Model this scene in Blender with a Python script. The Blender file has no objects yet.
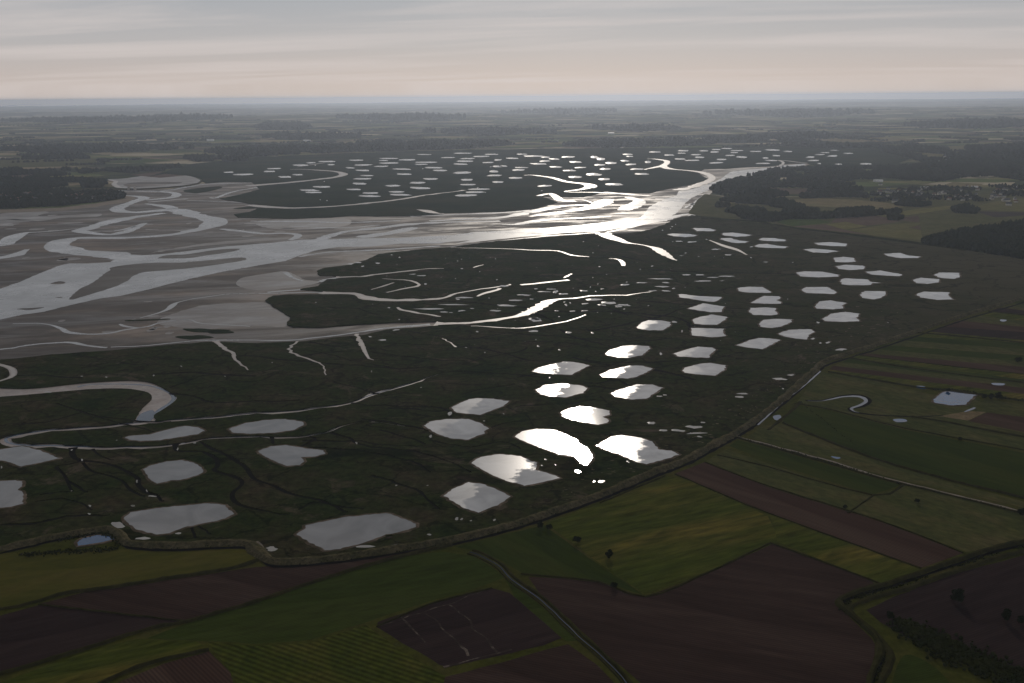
import bpy, bmesh, math, random
import numpy as np
from mathutils import Vector, Matrix, noise as mnoise
from mathutils.geometry import delaunay_2d_cdt

R = math.radians
random.seed(7)
SC = bpy.context.scene
COL = SC.collection

# ------------------------------------------------------------------ camera
W, H = 1024, 683
FPX = 995.0
CAMZ = 450.0
PITCH = math.atan((341.5 - 96.0) / FPX)
ROLL = R(0.45)
f0 = Vector((0, math.cos(PITCH), -math.sin(PITCH)))
r0 = Vector((1, 0, 0))
u0 = r0.cross(f0)
cr = r0 * math.cos(ROLL) - u0 * math.sin(ROLL)
cu = u0 * math.cos(ROLL) + r0 * math.sin(ROLL)
cam_d = bpy.data.cameras.new('camera')
cam = bpy.data.objects.new('camera', cam_d)
COL.objects.link(cam)
SC.camera = cam
cam_d.sensor_width = 36
cam_d.lens = 36 * FPX / W
cam_d.clip_start = 1
cam_d.clip_end = 300000
m = Matrix((cr, cu, -f0)).transposed().to_4x4()
m.translation = Vector((0, 0, CAMZ))
cam.matrix_world = m

def ray(px, py):
    return (f0 + cr * ((px - W / 2) / FPX) - cu * ((py - H / 2) / FPX)).normalized()

def at(px, py, z=0.0):
    d = ray(px, py)
    dz = min(d.z, -0.0045)
    t = (z - CAMZ) / dz
    return Vector((d.x * t, d.y * t, z))

# ------------------------------------------------------------------ sun and sky
sd = ray(583, 456)
SUN = Vector((sd.x, sd.y, -sd.z)).normalized()
SUN_EL = math.asin(SUN.z)
sun_d = bpy.data.lights.new('sun', 'SUN')
sun_d.energy = 5.0
sun_d.angle = R(0.53)
sun_d.color = (1.0, 0.90, 0.78)
sun_o = bpy.data.objects.new('sun', sun_d)
sun_o.rotation_euler = SUN.to_track_quat('Z', 'Y').to_euler()
sun_o.location = (0, 0, 2000)
COL.objects.link(sun_o)

HAZE_DENSITY = 3.0e-5
EXPOSURE = -2.1
world = bpy.data.worlds.new('World')
SC.world = world
world.use_nodes = True
wn, wl = world.node_tree.nodes, world.node_tree.links
wn.clear()
wo = wn.new('ShaderNodeOutputWorld'); bg = wn.new('ShaderNodeBackground')
sky = wn.new('ShaderNodeTexSky'); sky.sky_type = 'NISHITA'; sky.sun_disc = False
sky.sun_elevation = SUN_EL
sky.sun_rotation = math.atan2(SUN.x, SUN.y)
sky.altitude = 450; sky.air_density = 1.0; sky.dust_density = 1.2; sky.ozone_density = 1.5
bg.inputs['Strength'].default_value = 0.085
# cirrus: streaks of thin cloud on a plane far above
tc = wn.new('ShaderNodeTexCoord'); sep = wn.new('ShaderNodeSeparateXYZ')
wl.new(tc.outputs['Generated'], sep.inputs[0])
mx = wn.new('ShaderNodeMath'); mx.operation = 'MAXIMUM'; mx.inputs[1].default_value = 0.012
wl.new(sep.outputs['Z'], mx.inputs[0])
ad = wn.new('ShaderNodeMath'); ad.operation = 'ADD'; ad.inputs[1].default_value = 0.05
wl.new(mx.outputs[0], ad.inputs[0])
dx = wn.new('ShaderNodeMath'); dx.operation = 'DIVIDE'; wl.new(sep.outputs['X'], dx.inputs[0]); wl.new(ad.outputs[0], dx.inputs[1])
dy = wn.new('ShaderNodeMath'); dy.operation = 'DIVIDE'; wl.new(sep.outputs['Y'], dy.inputs[0]); wl.new(ad.outputs[0], dy.inputs[1])
cmb = wn.new('ShaderNodeCombineXYZ'); wl.new(dx.outputs[0], cmb.inputs[0]); wl.new(dy.outputs[0], cmb.inputs[1])
mp = wn.new('ShaderNodeMapping'); mp.vector_type = 'TEXTURE'; mp.inputs['Rotation'].default_value = (0, 0, R(-14)); mp.inputs['Scale'].default_value = (4.0, 1.1, 1)
wl.new(cmb.outputs[0], mp.inputs[0])
nz = wn.new('ShaderNodeTexNoise'); nz.inputs['Scale'].default_value = 0.5; nz.inputs['Detail'].default_value = 8; nz.inputs['Roughness'].default_value = 0.6; nz.inputs['Distortion'].default_value = 0.5
wl.new(mp.outputs[0], nz.inputs['Vector'])
cr1 = wn.new('ShaderNodeValToRGB'); cr1.color_ramp.elements[0].position = 0.47; cr1.color_ramp.elements[1].position = 0.66
wl.new(nz.outputs['Fac'], cr1.inputs[0])
cmul = wn.new('ShaderNodeMath'); cmul.operation = 'MULTIPLY'; cmul.inputs[1].default_value = 0.62
wl.new(cr1.outputs[0], cmul.inputs[0])
hs = wn.new('ShaderNodeHueSaturation'); hs.inputs['Saturation'].default_value = 0.6
wl.new(sky.outputs[0], hs.inputs['Color'])
# thin high veil over the whole sky: warm near the horizon, grey-blue above
vr = wn.new('ShaderNodeValToRGB')
ve = vr.color_ramp.elements
VEIL = [(0.0, (1.30, 1.12, 1.02)), (0.02, (1.24, 1.09, 1.02)), (0.05, (1.08, 1.04, 1.04)), (0.10, (0.84, 0.90, 0.98)), (0.2, (0.92, 0.95, 1.0)), (0.35, (0.62, 0.65, 0.70)), (0.7, (0.20, 0.22, 0.25)), (1.0, (0.12, 0.14, 0.17))]
ve[0].position = 0; ve[0].color = (*VEIL[0][1], 1); ve[1].position = 1; ve[1].color = (*VEIL[-1][1], 1)
for p_, c_ in VEIL[1:-1]:
    q_ = ve.new(p_); q_.color = (*c_, 1)
wl.new(sep.outputs['Z'], vr.inputs[0])
vsc = wn.new('ShaderNodeVectorMath'); vsc.operation = 'SCALE'; vsc.inputs['Scale'].default_value = 24
wl.new(vr.outputs[0], vsc.inputs[0])
veil = wn.new('ShaderNodeMix'); veil.data_type = 'RGBA'; veil.inputs[0].default_value = 0.86
wl.new(hs.outputs[0], veil.inputs[6]); wl.new(vsc.outputs[0], veil.inputs[7])
cloud = wn.new('ShaderNodeMix'); cloud.data_type = 'RGBA'; cloud.blend_type = 'MIX'
wl.new(cmul.outputs[0], cloud.inputs[0]); wl.new(veil.outputs[2], cloud.inputs[6])
cloud.inputs[7].default_value = (35.0, 31.5, 30.0, 1)
wl.new(cloud.outputs[2], bg.inputs['Color']); wl.new(bg.outputs[0], wo.inputs['Surface'])

SC.view_settings.view_transform = 'Standard'
SC.view_settings.look = 'None'
SC.view_settings.exposure = EXPOSURE
SC.view_settings.gamma = 1
SC.view_settings.use_curve_mapping = False
SC.cycles.use_denoising = True
SC.cycles.max_bounces = 6
SC.cycles.volume_bounces = 2
SC.cycles.transparent_max_bounces = 8
SC.cycles.sample_clamp_indirect = 6

# ------------------------------------------------------------------ materials
def mat(name):
    m_ = bpy.data.materials.new(name); m_.use_nodes = True
    n = m_.node_tree.nodes; l = m_.node_tree.links
    b = n['Principled BSDF']
    return m_, n, l, b

def ground_mat(name, cols, scale=0.01, stretch=(1, 1, 1), rot=0.0, rough=0.9, spec=0.2, bump=0.4, bscale=0.15, rows=0.0, rowscale=0.25, detail=8, fine=0.35, bdist=1.0, fscale=0.12, sat=1.0, dk=1.0):
    m_, n, l, b = mat(name)
    t = n.new('ShaderNodeTexCoord'); mp_ = n.new('ShaderNodeMapping')
    mp_.vector_type = 'TEXTURE'
    mp_.inputs['Rotation'].default_value = (0, 0, -rot); mp_.inputs['Scale'].default_value = tuple(1 / q for q in stretch)
    l.new(t.outputs['Object'], mp_.inputs[0])
    a = n.new('ShaderNodeTexNoise'); a.inputs['Scale'].default_value = scale; a.inputs['Detail'].default_value = detail; a.inputs['Roughness'].default_value = 0.62
    l.new(mp_.outputs[0], a.inputs['Vector'])
    ramp = n.new('ShaderNodeValToRGB'); el = ramp.color_ramp.elements
    k = len(cols)
    for i, c in enumerate(cols):
        if dk != 1 or sat != 1:
            g_ = (c[0] + c[1] + c[2]) / 3
            c = tuple(max(0.002, (g_ + (q - g_) * sat) * dk) for q in c)
        p = 0.32 + 0.36 * i / (k - 1)
        if i == 0: e = el[0]; e.position = p
        elif i == k - 1: e = el[-1]; e.position = p
        else: e = el.new(p)
        e.color = (*c, 1)
    l.new(a.outputs['Fac'], ramp.inputs[0])
    b2 = n.new('ShaderNodeTexNoise'); b2.inputs['Scale'].default_value = fscale; b2.inputs['Detail'].default_value = 6; b2.inputs['Roughness'].default_value = 0.75
    l.new(mp_.outputs[0], b2.inputs['Vector'])
    mr = n.new('ShaderNodeMapRange'); mr.inputs[1].default_value = 0.3; mr.inputs[2].default_value = 0.7
    mr.inputs[3].default_value = 1 - fine; mr.inputs[4].default_value = 1 + fine
    l.new(b2.outputs['Fac'], mr.inputs[0])
    mul = n.new('ShaderNodeVectorMath'); mul.operation = 'SCALE'
    l.new(ramp.outputs[0], mul.inputs[0]); l.new(mr.outputs[0], mul.inputs['Scale'])
    out = mul.outputs[0]
    h = n.new('ShaderNodeTexNoise'); h.inputs['Scale'].default_value = bscale; h.inputs['Detail'].default_value = 5
    l.new(mp_.outputs[0], h.inputs['Vector'])
    hout = h.outputs['Fac']
    if rows:
        wv = n.new('ShaderNodeTexWave'); wv.inputs['Scale'].default_value = rowscale; wv.inputs['Distortion'].default_value = 2.5
        wv.inputs['Detail'].default_value = 3; wv.inputs['Detail Scale'].default_value = 0.1
        wv.bands_direction = 'Y'
        l.new(mp_.outputs[0], wv.inputs['Vector'])
        mr2 = n.new('ShaderNodeMapRange'); mr2.inputs[3].default_value = 1 - rows; mr2.inputs[4].default_value = 1 + rows
        l.new(wv.outputs['Fac'], mr2.inputs[0])
        mul2 = n.new('ShaderNodeVectorMath'); mul2.operation = 'SCALE'
        l.new(out, mul2.inputs[0]); l.new(mr2.outputs[0], mul2.inputs['Scale']); out = mul2.outputs[0]
    l.new(out, b.inputs['Base Color'])
    bp = n.new('ShaderNodeBump'); bp.inputs['Strength'].default_value = bump; bp.inputs['Distance'].default_value = bdist
    l.new(hout, bp.inputs['Height']); l.new(bp.outputs[0], b.inputs['Normal'])
    b.inputs['Roughness'].default_value = rough
    b.inputs['Specular IOR Level'].default_value = spec
    return m_

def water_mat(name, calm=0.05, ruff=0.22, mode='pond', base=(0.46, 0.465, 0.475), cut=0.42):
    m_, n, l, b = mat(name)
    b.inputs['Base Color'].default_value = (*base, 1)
    b.inputs['IOR'].default_value = 1.5
    t = n.new('ShaderNodeTexCoord')
    a = n.new('ShaderNodeTexNoise'); a.inputs['Scale'].default_value = 0.02 if mode == 'pond' else 0.006
    a.inputs['Detail'].default_value = 8; a.inputs['Roughness'].default_value = 0.68
    geo = n.new('ShaderNodeNewGeometry')
    l.new(geo.outputs['Position'], a.inputs['Vector'])
    if mode == 'pond':
        s = n.new('ShaderNodeSeparateXYZ'); l.new(t.outputs['Generated'], s.inputs[0])
        m1 = n.new('ShaderNodeMath'); m1.operation = 'MULTIPLY_ADD'; m1.inputs[1].default_value = -0.35
        l.new(s.outputs['Y'], m1.inputs[0]); l.new(s.outputs['X'], m1.inputs[2])
        m2 = n.new('ShaderNodeMath'); m2.operation = 'MULTIPLY_ADD'; m2.inputs[1].default_value = 1.3
        l.new(a.outputs['Fac'], m2.inputs[0]); l.new(m1.outputs[0], m2.inputs[2])
        mr = n.new('ShaderNodeMapRange'); mr.inputs[1].default_value = cut + 0.43; mr.inputs[2].default_value = cut + 0.54
        l.new(m2.outputs[0], mr.inputs[0])
    else:
        mr = n.new('ShaderNodeMapRange'); mr.inputs[1].default_value = 0.5; mr.inputs[2].default_value = 0.66
        l.new(a.outputs['Fac'], mr.inputs[0])
    mr.inputs[3].default_value = ruff; mr.inputs[4].default_value = calm
    l.new(mr.outputs[0], b.inputs['Roughness'])
    sc_ = n.new('ShaderNodeTexNoise'); sc_.inputs['Scale'].default_value = 0.018; sc_.inputs['Detail'].default_value = 6; sc_.inputs['Distortion'].default_value = 1.0
    l.new(geo.outputs['Position'], sc_.inputs['Vector'])
    rr_ = n.new('ShaderNodeValToRGB'); e_ = rr_.color_ramp.elements
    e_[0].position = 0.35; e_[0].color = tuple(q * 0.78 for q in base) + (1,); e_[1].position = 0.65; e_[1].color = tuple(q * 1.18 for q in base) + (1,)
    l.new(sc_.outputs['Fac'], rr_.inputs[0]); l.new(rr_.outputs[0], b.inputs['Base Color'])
    w = n.new('ShaderNodeTexNoise'); w.inputs['Scale'].default_value = 0.35; w.inputs['Detail'].default_value = 4
    l.new(geo.outputs['Position'], w.inputs['Vector'])
    bp = n.new('ShaderNodeBump'); bp.inputs['Strength'].default_value = 0.03; bp.inputs['Distance'].default_value = 0.3
    l.new(w.outputs['Fac'], bp.inputs['Height']); l.new(bp.outputs[0], b.inputs['Normal'])
    return m_

def mud_mat(name, cols, stretch, rot, wet=(0.3, 0.75), scale=0.004, spec=0.5):
    m_ = ground_mat(name, cols, scale=scale, stretch=stretch, rot=rot, rough=0.6, spec=spec, bump=0.12, bscale=0.05, fine=0.25, bdist=1.0)
    n, l = m_.node_tree.nodes, m_.node_tree.links
    b = n['Principled BSDF']
    mp_ = [x for x in n if x.type == 'MAPPING'][0]
    a = n.new('ShaderNodeTexNoise'); a.inputs['Scale'].default_value = scale * 1.7; a.inputs['Detail'].default_value = 9; a.inputs['Roughness'].default_value = 0.65; a.inputs['Distortion'].default_value = 0.6
    l.new(mp_.outputs[0], a.inputs['Vector'])
    mr = n.new('ShaderNodeMapRange'); mr.inputs[1].default_value = 0.44; mr.inputs[2].default_value = 0.60
    mr.inputs[3].default_value = wet[1]; mr.inputs[4].default_value = wet[0]
    l.new(a.outputs['Fac'], mr.inputs[0]); l.new(mr.outputs[0], b.inputs['Roughness'])
    return m_

M = {}
M['marsh'] = ground_mat('salt_marsh', [(0.016, 0.028, 0.010), (0.030, 0.040, 0.014), (0.040, 0.042, 0.020), (0.060, 0.050, 0.032)], scale=0.012, bump=0.9, bscale=0.05, bdist=3.0, fine=0.6, fscale=0.09, spec=0.0, sat=1.2, dk=0.72)
def brown_east(m_, x0, x1, col=(0.062, 0.048, 0.030)):
    n, l = m_.node_tree.nodes, m_.node_tree.links; b = n['Principled BSDF']
    src = b.inputs['Base Color'].links[0].from_socket
    g = n.new('ShaderNodeNewGeometry'); s_ = n.new('ShaderNodeSeparateXYZ'); l.new(g.outputs['Position'], s_.inputs[0])
    q = n.new('ShaderNodeTexNoise'); q.inputs['Scale'].default_value = 0.004; q.inputs['Detail'].default_value = 7; q.inputs['Roughness'].default_value = 0.65
    l.new(g.outputs['Position'], q.inputs['Vector'])
    a_ = n.new('ShaderNodeMapRange'); a_.inputs[1].default_value = x0; a_.inputs[2].default_value = x1; l.new(s_.outputs['X'], a_.inputs[0])
    m2 = n.new('ShaderNodeMath'); m2.operation = 'MULTIPLY_ADD'; m2.inputs[1].default_value = 2.2; m2.inputs[2].default_value = -0.85
    l.new(q.outputs['Fac'], m2.inputs[0])
    m3 = n.new('ShaderNodeMath'); m3.operation = 'MULTIPLY'; m3.use_clamp = True
    m4 = n.new('ShaderNodeMath'); m4.operation = 'MULTIPLY_ADD'; m4.inputs[1].default_value = 1.0; m4.use_clamp = True
    m5 = n.new('ShaderNodeMath'); m5.operation = 'SUBTRACT'; m5.inputs[1].default_value = 0.25
    l.new(a_.outputs[0], m4.inputs[0]); l.new(m2.outputs[0], m5.inputs[0]); l.new(m5.outputs[0], m4.inputs[2])
    l.new(m4.outputs[0], m3.inputs[0]); l.new(a_.outputs[0], m3.inputs[1])
    mm = n.new('ShaderNodeMix'); mm.data_type = 'RGBA'; mm.inputs[7].default_value = (*col, 1)
    l.new(m3.outputs[0], mm.inputs[0]); l.new(src, mm.inputs[6]); l.new(mm.outputs[2], b.inputs['Base Color'])
def creeklets(m_, sx, sy, dark=0.35, width=0.045):
    n, l = m_.node_tree.nodes, m_.node_tree.links; b = n['Principled BSDF']
    src = b.inputs['Base Color'].links[0].from_socket
    g = n.new('ShaderNodeNewGeometry')
    ds = n.new('ShaderNodeTexNoise'); ds.inputs['Scale'].default_value = 0.012; ds.inputs['Detail'].default_value = 5; ds.inputs['Roughness'].default_value = 0.6
    l.new(g.outputs['Position'], ds.inputs['Vector'])
    mv = n.new('ShaderNodeVectorMath'); mv.operation = 'MULTIPLY_ADD'; mv.inputs[1].default_value = (130, 130, 0)
    l.new(ds.outputs['Color'], mv.inputs[0]); l.new(g.outputs['Position'], mv.inputs[2])
    mp_ = n.new('ShaderNodeMapping'); mp_.inputs['Rotation'].default_value = (0, 0, R(-12)); mp_.inputs['Scale'].default_value = (sx, sy, 0)
    l.new(mv.outputs[0], mp_.inputs[0])
    v = n.new('ShaderNodeTexVoronoi'); v.feature = 'DISTANCE_TO_EDGE'; v.inputs['Scale'].default_value = 1
    l.new(mp_.outputs[0], v.inputs['Vector'])
    mr = n.new('ShaderNodeMapRange'); mr.inputs[1].default_value = width * .4; mr.inputs[2].default_value = width; mr.inputs[3].default_value = dark; mr.inputs[4].default_value = 1
    l.new(v.outputs['Distance'], mr.inputs[0])
    q = n.new('ShaderNodeVectorMath'); q.operation = 'SCALE'
    l.new(src, q.inputs[0]); l.new(mr.outputs[0], q.inputs['Scale']); l.new(q.outputs[0], b.inputs['Base Color'])
def mud_patches(m_, col=(0.085, 0.066, 0.048), lo=0.57, hi=0.68):
    n, l = m_.node_tree.nodes, m_.node_tree.links; b = n['Principled BSDF']
    src = b.inputs['Base Color'].links[0].from_socket
    g = n.new('ShaderNodeNewGeometry')
    q = n.new('ShaderNodeTexNoise'); q.inputs['Scale'].default_value = 0.011; q.inputs['Detail'].default_value = 9; q.inputs['Roughness'].default_value = 0.7; q.inputs['Distortion'].default_value = 1.2
    l.new(g.outputs['Position'], q.inputs['Vector'])
    a_ = n.new('ShaderNodeMapRange'); a_.inputs[1].default_value = lo; a_.inputs[2].default_value = hi; l.new(q.outputs['Fac'], a_.inputs[0])
    mm = n.new('ShaderNodeMix'); mm.data_type = 'RGBA'; mm.inputs[7].default_value = (*col, 1)
    l.new(a_.outputs[0], mm.inputs[0]); l.new(src, mm.inputs[6]); l.new(mm.outputs[2], b.inputs['Base Color'])
mud_patches(M['marsh'])
brown_east(M['marsh'], -50, 1250, (0.066, 0.060, 0.038))
creeklets(M['marsh'], 0.008, 0.017, dark=0.5, width=0.03)
M['marsh_far'] = ground_mat('far_marsh', [(0.018, 0.028, 0.016), (0.030, 0.042, 0.022), (0.055, 0.055, 0.034)], scale=0.003, bump=0.6, bscale=0.02, bdist=3.0, spec=0.0, sat=1.3, dk=0.7)
M['mud'] = mud_mat('mud', [(0.022, 0.018, 0.018), (0.056, 0.045, 0.039), (0.20, 0.155, 0.125)], (0.35, 1.0, 1), R(-12), wet=(0.45, 0.9), scale=0.006, spec=0.3)
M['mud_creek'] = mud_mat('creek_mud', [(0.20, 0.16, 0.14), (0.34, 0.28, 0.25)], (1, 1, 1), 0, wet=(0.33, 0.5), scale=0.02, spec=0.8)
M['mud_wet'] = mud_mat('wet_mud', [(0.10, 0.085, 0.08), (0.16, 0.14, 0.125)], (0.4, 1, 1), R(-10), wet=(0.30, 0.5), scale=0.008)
M['mud_shade'] = ground_mat('dark_mud_and_shade', [(0.006, 0.006, 0.006), (0.012, 0.010, 0.009)], scale=0.05, spec=0.0)  # near-black ditch mud; also creek-bank and dike shade put into colour
M['mud_dark'] = mud_mat('dark_mud', [(0.028, 0.024, 0.023), (0.05, 0.042, 0.037)], (0.35, 1, 1), R(-12), wet=(0.55, 0.85))
M['bank'] = ground_mat('bank_soil', [(0.04, 0.038, 0.022), (0.09, 0.07, 0.05), (0.19, 0.15, 0.12)], scale=0.05, spec=0.0)
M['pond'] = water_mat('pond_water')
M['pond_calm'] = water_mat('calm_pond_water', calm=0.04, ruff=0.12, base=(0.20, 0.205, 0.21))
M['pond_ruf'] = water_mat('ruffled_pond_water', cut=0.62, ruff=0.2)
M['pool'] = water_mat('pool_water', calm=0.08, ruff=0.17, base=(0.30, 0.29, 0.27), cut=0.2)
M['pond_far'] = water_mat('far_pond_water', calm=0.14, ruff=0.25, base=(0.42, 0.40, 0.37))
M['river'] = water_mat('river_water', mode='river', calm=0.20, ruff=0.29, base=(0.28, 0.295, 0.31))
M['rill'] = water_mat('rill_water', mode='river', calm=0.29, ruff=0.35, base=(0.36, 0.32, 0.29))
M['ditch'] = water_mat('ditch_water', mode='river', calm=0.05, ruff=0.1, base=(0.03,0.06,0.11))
M['blue'] = water_mat('blue_pond_water', calm=0.04, ruff=0.06, base=(0.02, 0.08, 0.20))
M['land'] = None
def far_land_mat():
    m_, n, l, b = mat('far_country')
    geo = n.new('ShaderNodeNewGeometry')
    mp_ = n.new('ShaderNodeMapping'); mp_.inputs['Rotation'].default_value = (0, 0, R(23)); mp_.inputs['Scale'].default_value = (0.0022, 0.0040, 0)
    l.new(geo.outputs['Position'], mp_.inputs[0])
    ds = n.new('ShaderNodeTexNoise'); ds.inputs['Scale'].default_value = 1.2; ds.inputs['Detail'].default_value = 2
    l.new(mp_.outputs[0], ds.inputs['Vector'])
    mixv = n.new('ShaderNodeVectorMath'); mixv.operation = 'MULTIPLY_ADD'; mixv.inputs[1].default_value = (0.35, 0.35, 0)
    l.new(ds.outputs['Color'], mixv.inputs[0]); l.new(mp_.outputs[0], mixv.inputs[2])
    v = n.new('ShaderNodeTexVoronoi'); v.distance = 'CHEBYCHEV'; v.inputs['Scale'].default_value = 1.0
    l.new(mixv.outputs[0], v.inputs['Vector'])
    s = n.new('ShaderNodeSeparateXYZ'); l.new(v.outputs['Color'], s.inputs[0])
    ramp = n.new('ShaderNodeValToRGB'); ramp.color_ramp.interpolation = 'CONSTANT'
    cs = [(0, (0.07, 0.082, 0.034)), (0.2, (0.12, 0.09, 0.07)), (0.36, (0.19, 0.18, 0.08)), (0.5, (0.05, 0.065, 0.03)), (0.64, (0.28, 0.23, 0.14)), (0.76, (0.11, 0.14, 0.05)), (0.9, (0.42, 0.36, 0.26))]
    e = ramp.color_ramp.elements
    e[0].position = 0; e[0].color = (*cs[0][1], 1); e[1].position = cs[1][0]; e[1].color = (*cs[1][1], 1)
    for p, c in cs[2:]:
        q = e.new(p); q.color = (*c, 1)
    l.new(s.outputs[0], ramp.inputs[0])
    nn = n.new('ShaderNodeTexNoise'); nn.inputs['Scale'].default_value = 0.0011; nn.inputs['Detail'].default_value = 8; nn.inputs['Roughness'].default_value = 0.65
    l.new(geo.outputs['Position'], nn.inputs['Vector'])
    mr = n.new('ShaderNodeMapRange'); mr.inputs[1].default_value = 0.5; mr.inputs[2].default_value = 0.58
    l.new(nn.outputs['Fac'], mr.inputs[0])
    mm = n.new('ShaderNodeMix'); mm.data_type = 'RGBA'
    l.new(mr.outputs[0], mm.inputs[0]); l.new(ramp.outputs[0], mm.inputs[6]); mm.inputs[7].default_value = (0.035, 0.045, 0.025, 1)
    l.new(mm.outputs[2], b.inputs['Base Color'])
    b.inputs['Roughness'].default_value = 0.95; b.inputs['Specular IOR Level'].default_value = 0.0
    return m_
M['land'] = far_land_mat()
FA = R(-36)
M['polder'] = ground_mat('polder_grass', [(0.030, 0.036, 0.014), (0.048, 0.050, 0.020), (0.06, 0.055, 0.03)], scale=0.008, spec=0.0, sat=1.5, dk=1.0)
M['green'] = ground_mat('green_crop', [(0.026, 0.040, 0.008), (0.037, 0.052, 0.010), (0.044, 0.056, 0.013)], scale=0.012, spec=0.0, fine=0.3, rows=0.12, rot=R(-20), rowscale=0.12, sat=1.0, dk=0.95, stretch=(0.2, 1, 1))
M['green_dark'] = ground_mat('dark_green_crop', [(0.020, 0.031, 0.009), (0.030, 0.041, 0.011), (0.040, 0.047, 0.014)], scale=0.02, stretch=(0.15, 1, 1), rot=R(50), spec=0.0, fine=0.2, sat=1.15, dk=1.05)
M['gold'] = ground_mat('golden_grass', [(0.034, 0.046, 0.010), (0.046, 0.056, 0.012), (0.062, 0.062, 0.016), (0.12, 0.095, 0.028)], scale=0.016, stretch=(0.16, 1, 1), rot=R(-27), spec=0.0, fine=0.55, fscale=0.12, sat=1.1, dk=1.1, detail=10)
M['gold2'] = ground_mat('yellow_meadow', [(0.045, 0.050, 0.012), (0.068, 0.066, 0.018), (0.088, 0.075, 0.026)], scale=0.02, stretch=(0.3, 1, 1), rot=R(-20), spec=0.0, fine=0.2, sat=1.1, dk=1.0)
M['olive'] = ground_mat('olive_pasture', [(0.036, 0.044, 0.018), (0.052, 0.055, 0.024), (0.075, 0.066, 0.034)], scale=0.02, stretch=(0.5, 1, 1), rot=R(49), spec=0.0, fine=0.4, sat=1.2, dk=1.15)
M['rows'] = ground_mat('row_crop', [(0.030, 0.042, 0.010), (0.050, 0.058, 0.014), (0.070, 0.066, 0.02)], scale=0.02, spec=0.0, rows=0.32, rowscale=0.055, rot=R(30), fine=0.35, sat=1.15, dk=0.95)
M['plough'] = ground_mat('ploughed_soil', [(0.040, 0.026, 0.022), (0.054, 0.035, 0.030), (0.074, 0.050, 0.042)], scale=0.02, stretch=(0.12, 1, 1), rot=R(21), spec=0.0, rows=0.16, rowscale=0.10, fine=0.3, sat=1.05, dk=0.78)
M['plough2'] = ground_mat('dark_ploughed_soil', [(0.030, 0.022, 0.022), (0.042, 0.030, 0.030), (0.052, 0.038, 0.036)], scale=0.02, stretch=(0.12, 1, 1), rot=R(-27), spec=0.0, rows=0.14, rowscale=0.12, fine=0.3, sat=1.2, dk=0.72)
M['plough3'] = ground_mat('reddish_soil', [(0.050, 0.030, 0.025), (0.066, 0.042, 0.034), (0.09, 0.062, 0.05)], scale=0.02, stretch=(0.08, 1, 1), rot=R(49), spec=0.0, rows=0.22, rowscale=0.10, fine=0.18, sat=1.1, dk=0.85)
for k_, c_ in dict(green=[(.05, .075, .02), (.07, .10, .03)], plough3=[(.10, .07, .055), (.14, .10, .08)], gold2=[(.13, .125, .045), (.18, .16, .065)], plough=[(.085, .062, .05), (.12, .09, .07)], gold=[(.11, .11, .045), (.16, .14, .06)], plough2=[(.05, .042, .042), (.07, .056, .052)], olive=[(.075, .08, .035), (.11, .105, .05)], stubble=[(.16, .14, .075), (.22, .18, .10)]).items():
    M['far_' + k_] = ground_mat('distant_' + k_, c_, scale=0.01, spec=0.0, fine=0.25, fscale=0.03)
M['stubble'] = ground_mat('stubble', [(0.10, 0.078, 0.045), (0.15, 0.115, 0.07)], scale=0.02, spec=0.0, dk=1.3)
M['sand'] = ground_mat('sand', [(0.14, 0.11, 0.08), (0.21, 0.17, 0.125)], scale=0.02, spec=0.2)
M['dike'] = ground_mat('dike_grass', [(0.045, 0.045, 0.022), (0.07, 0.062, 0.034), (0.10, 0.085, 0.05)], scale=0.05, spec=0.0, bump=0.6, dk=1.05, fine=0.7, fscale=0.25)
M['verge'] = ground_mat('verge_grass', [(0.040, 0.044, 0.016), (0.075, 0.066, 0.026)], scale=0.05, spec=0.0, bump=0.6, dk=0.6)
M['track'] = ground_mat('gravel', [(0.12, 0.10, 0.08), (0.22, 0.19, 0.16)], scale=0.05, spec=0.2)
M['leaf'] = ground_mat('foliage', [(0.020, 0.034, 0.010), (0.040, 0.055, 0.018)], scale=0.15, spec=0.0, rough=0.8, dk=0.5)
M['leaf_wood'] = ground_mat('wood_foliage', [(0.014, 0.024, 0.010), (0.028, 0.040, 0.016), (0.042, 0.046, 0.02)], scale=0.012, spec=0.0, rough=0.95, sat=1.0, dk=0.55)
M['scrub'] = ground_mat('scrub_foliage', [(0.022, 0.032, 0.010), (0.050, 0.055, 0.016)], scale=0.08, spec=0.0, dk=0.6)
M['drain'] = ground_mat('drain_soil', [(0.035, 0.027, 0.024), (0.05, 0.038, 0.033), (0.17, 0.14, 0.12)], scale=0.09, spec=0.0, fine=0.4)
M['bark'] = ground_mat('bark', [(0.05, 0.04, 0.03), (0.09, 0.07, 0.055)], scale=0.5)
M['wall'] = ground_mat('plaster', [(0.35, 0.33, 0.29), (0.55, 0.52, 0.47)], scale=0.05, spec=0.3)
M['brick'] = ground_mat('brick', [(0.20, 0.11, 0.08), (0.28, 0.17, 0.12)], scale=0.05, spec=0.3)
M['slate'] = ground_mat('slate', [(0.06, 0.065, 0.075), (0.11, 0.115, 0.125)], scale=0.05, rough=0.7, spec=0.15)
M['tile'] = ground_mat('roof_tile', [(0.12, 0.06, 0.045), (0.20, 0.10, 0.07)], scale=0.05, rough=0.75, spec=0.15)
M['metal'] = ground_mat('sheet_metal', [(0.55, 0.55, 0.55), (0.72, 0.72, 0.72)], scale=0.05, rough=0.45, spec=0.6)
M['wood'] = ground_mat('timber', [(0.05, 0.035, 0.025), (0.09, 0.065, 0.045)], scale=0.5)

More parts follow.
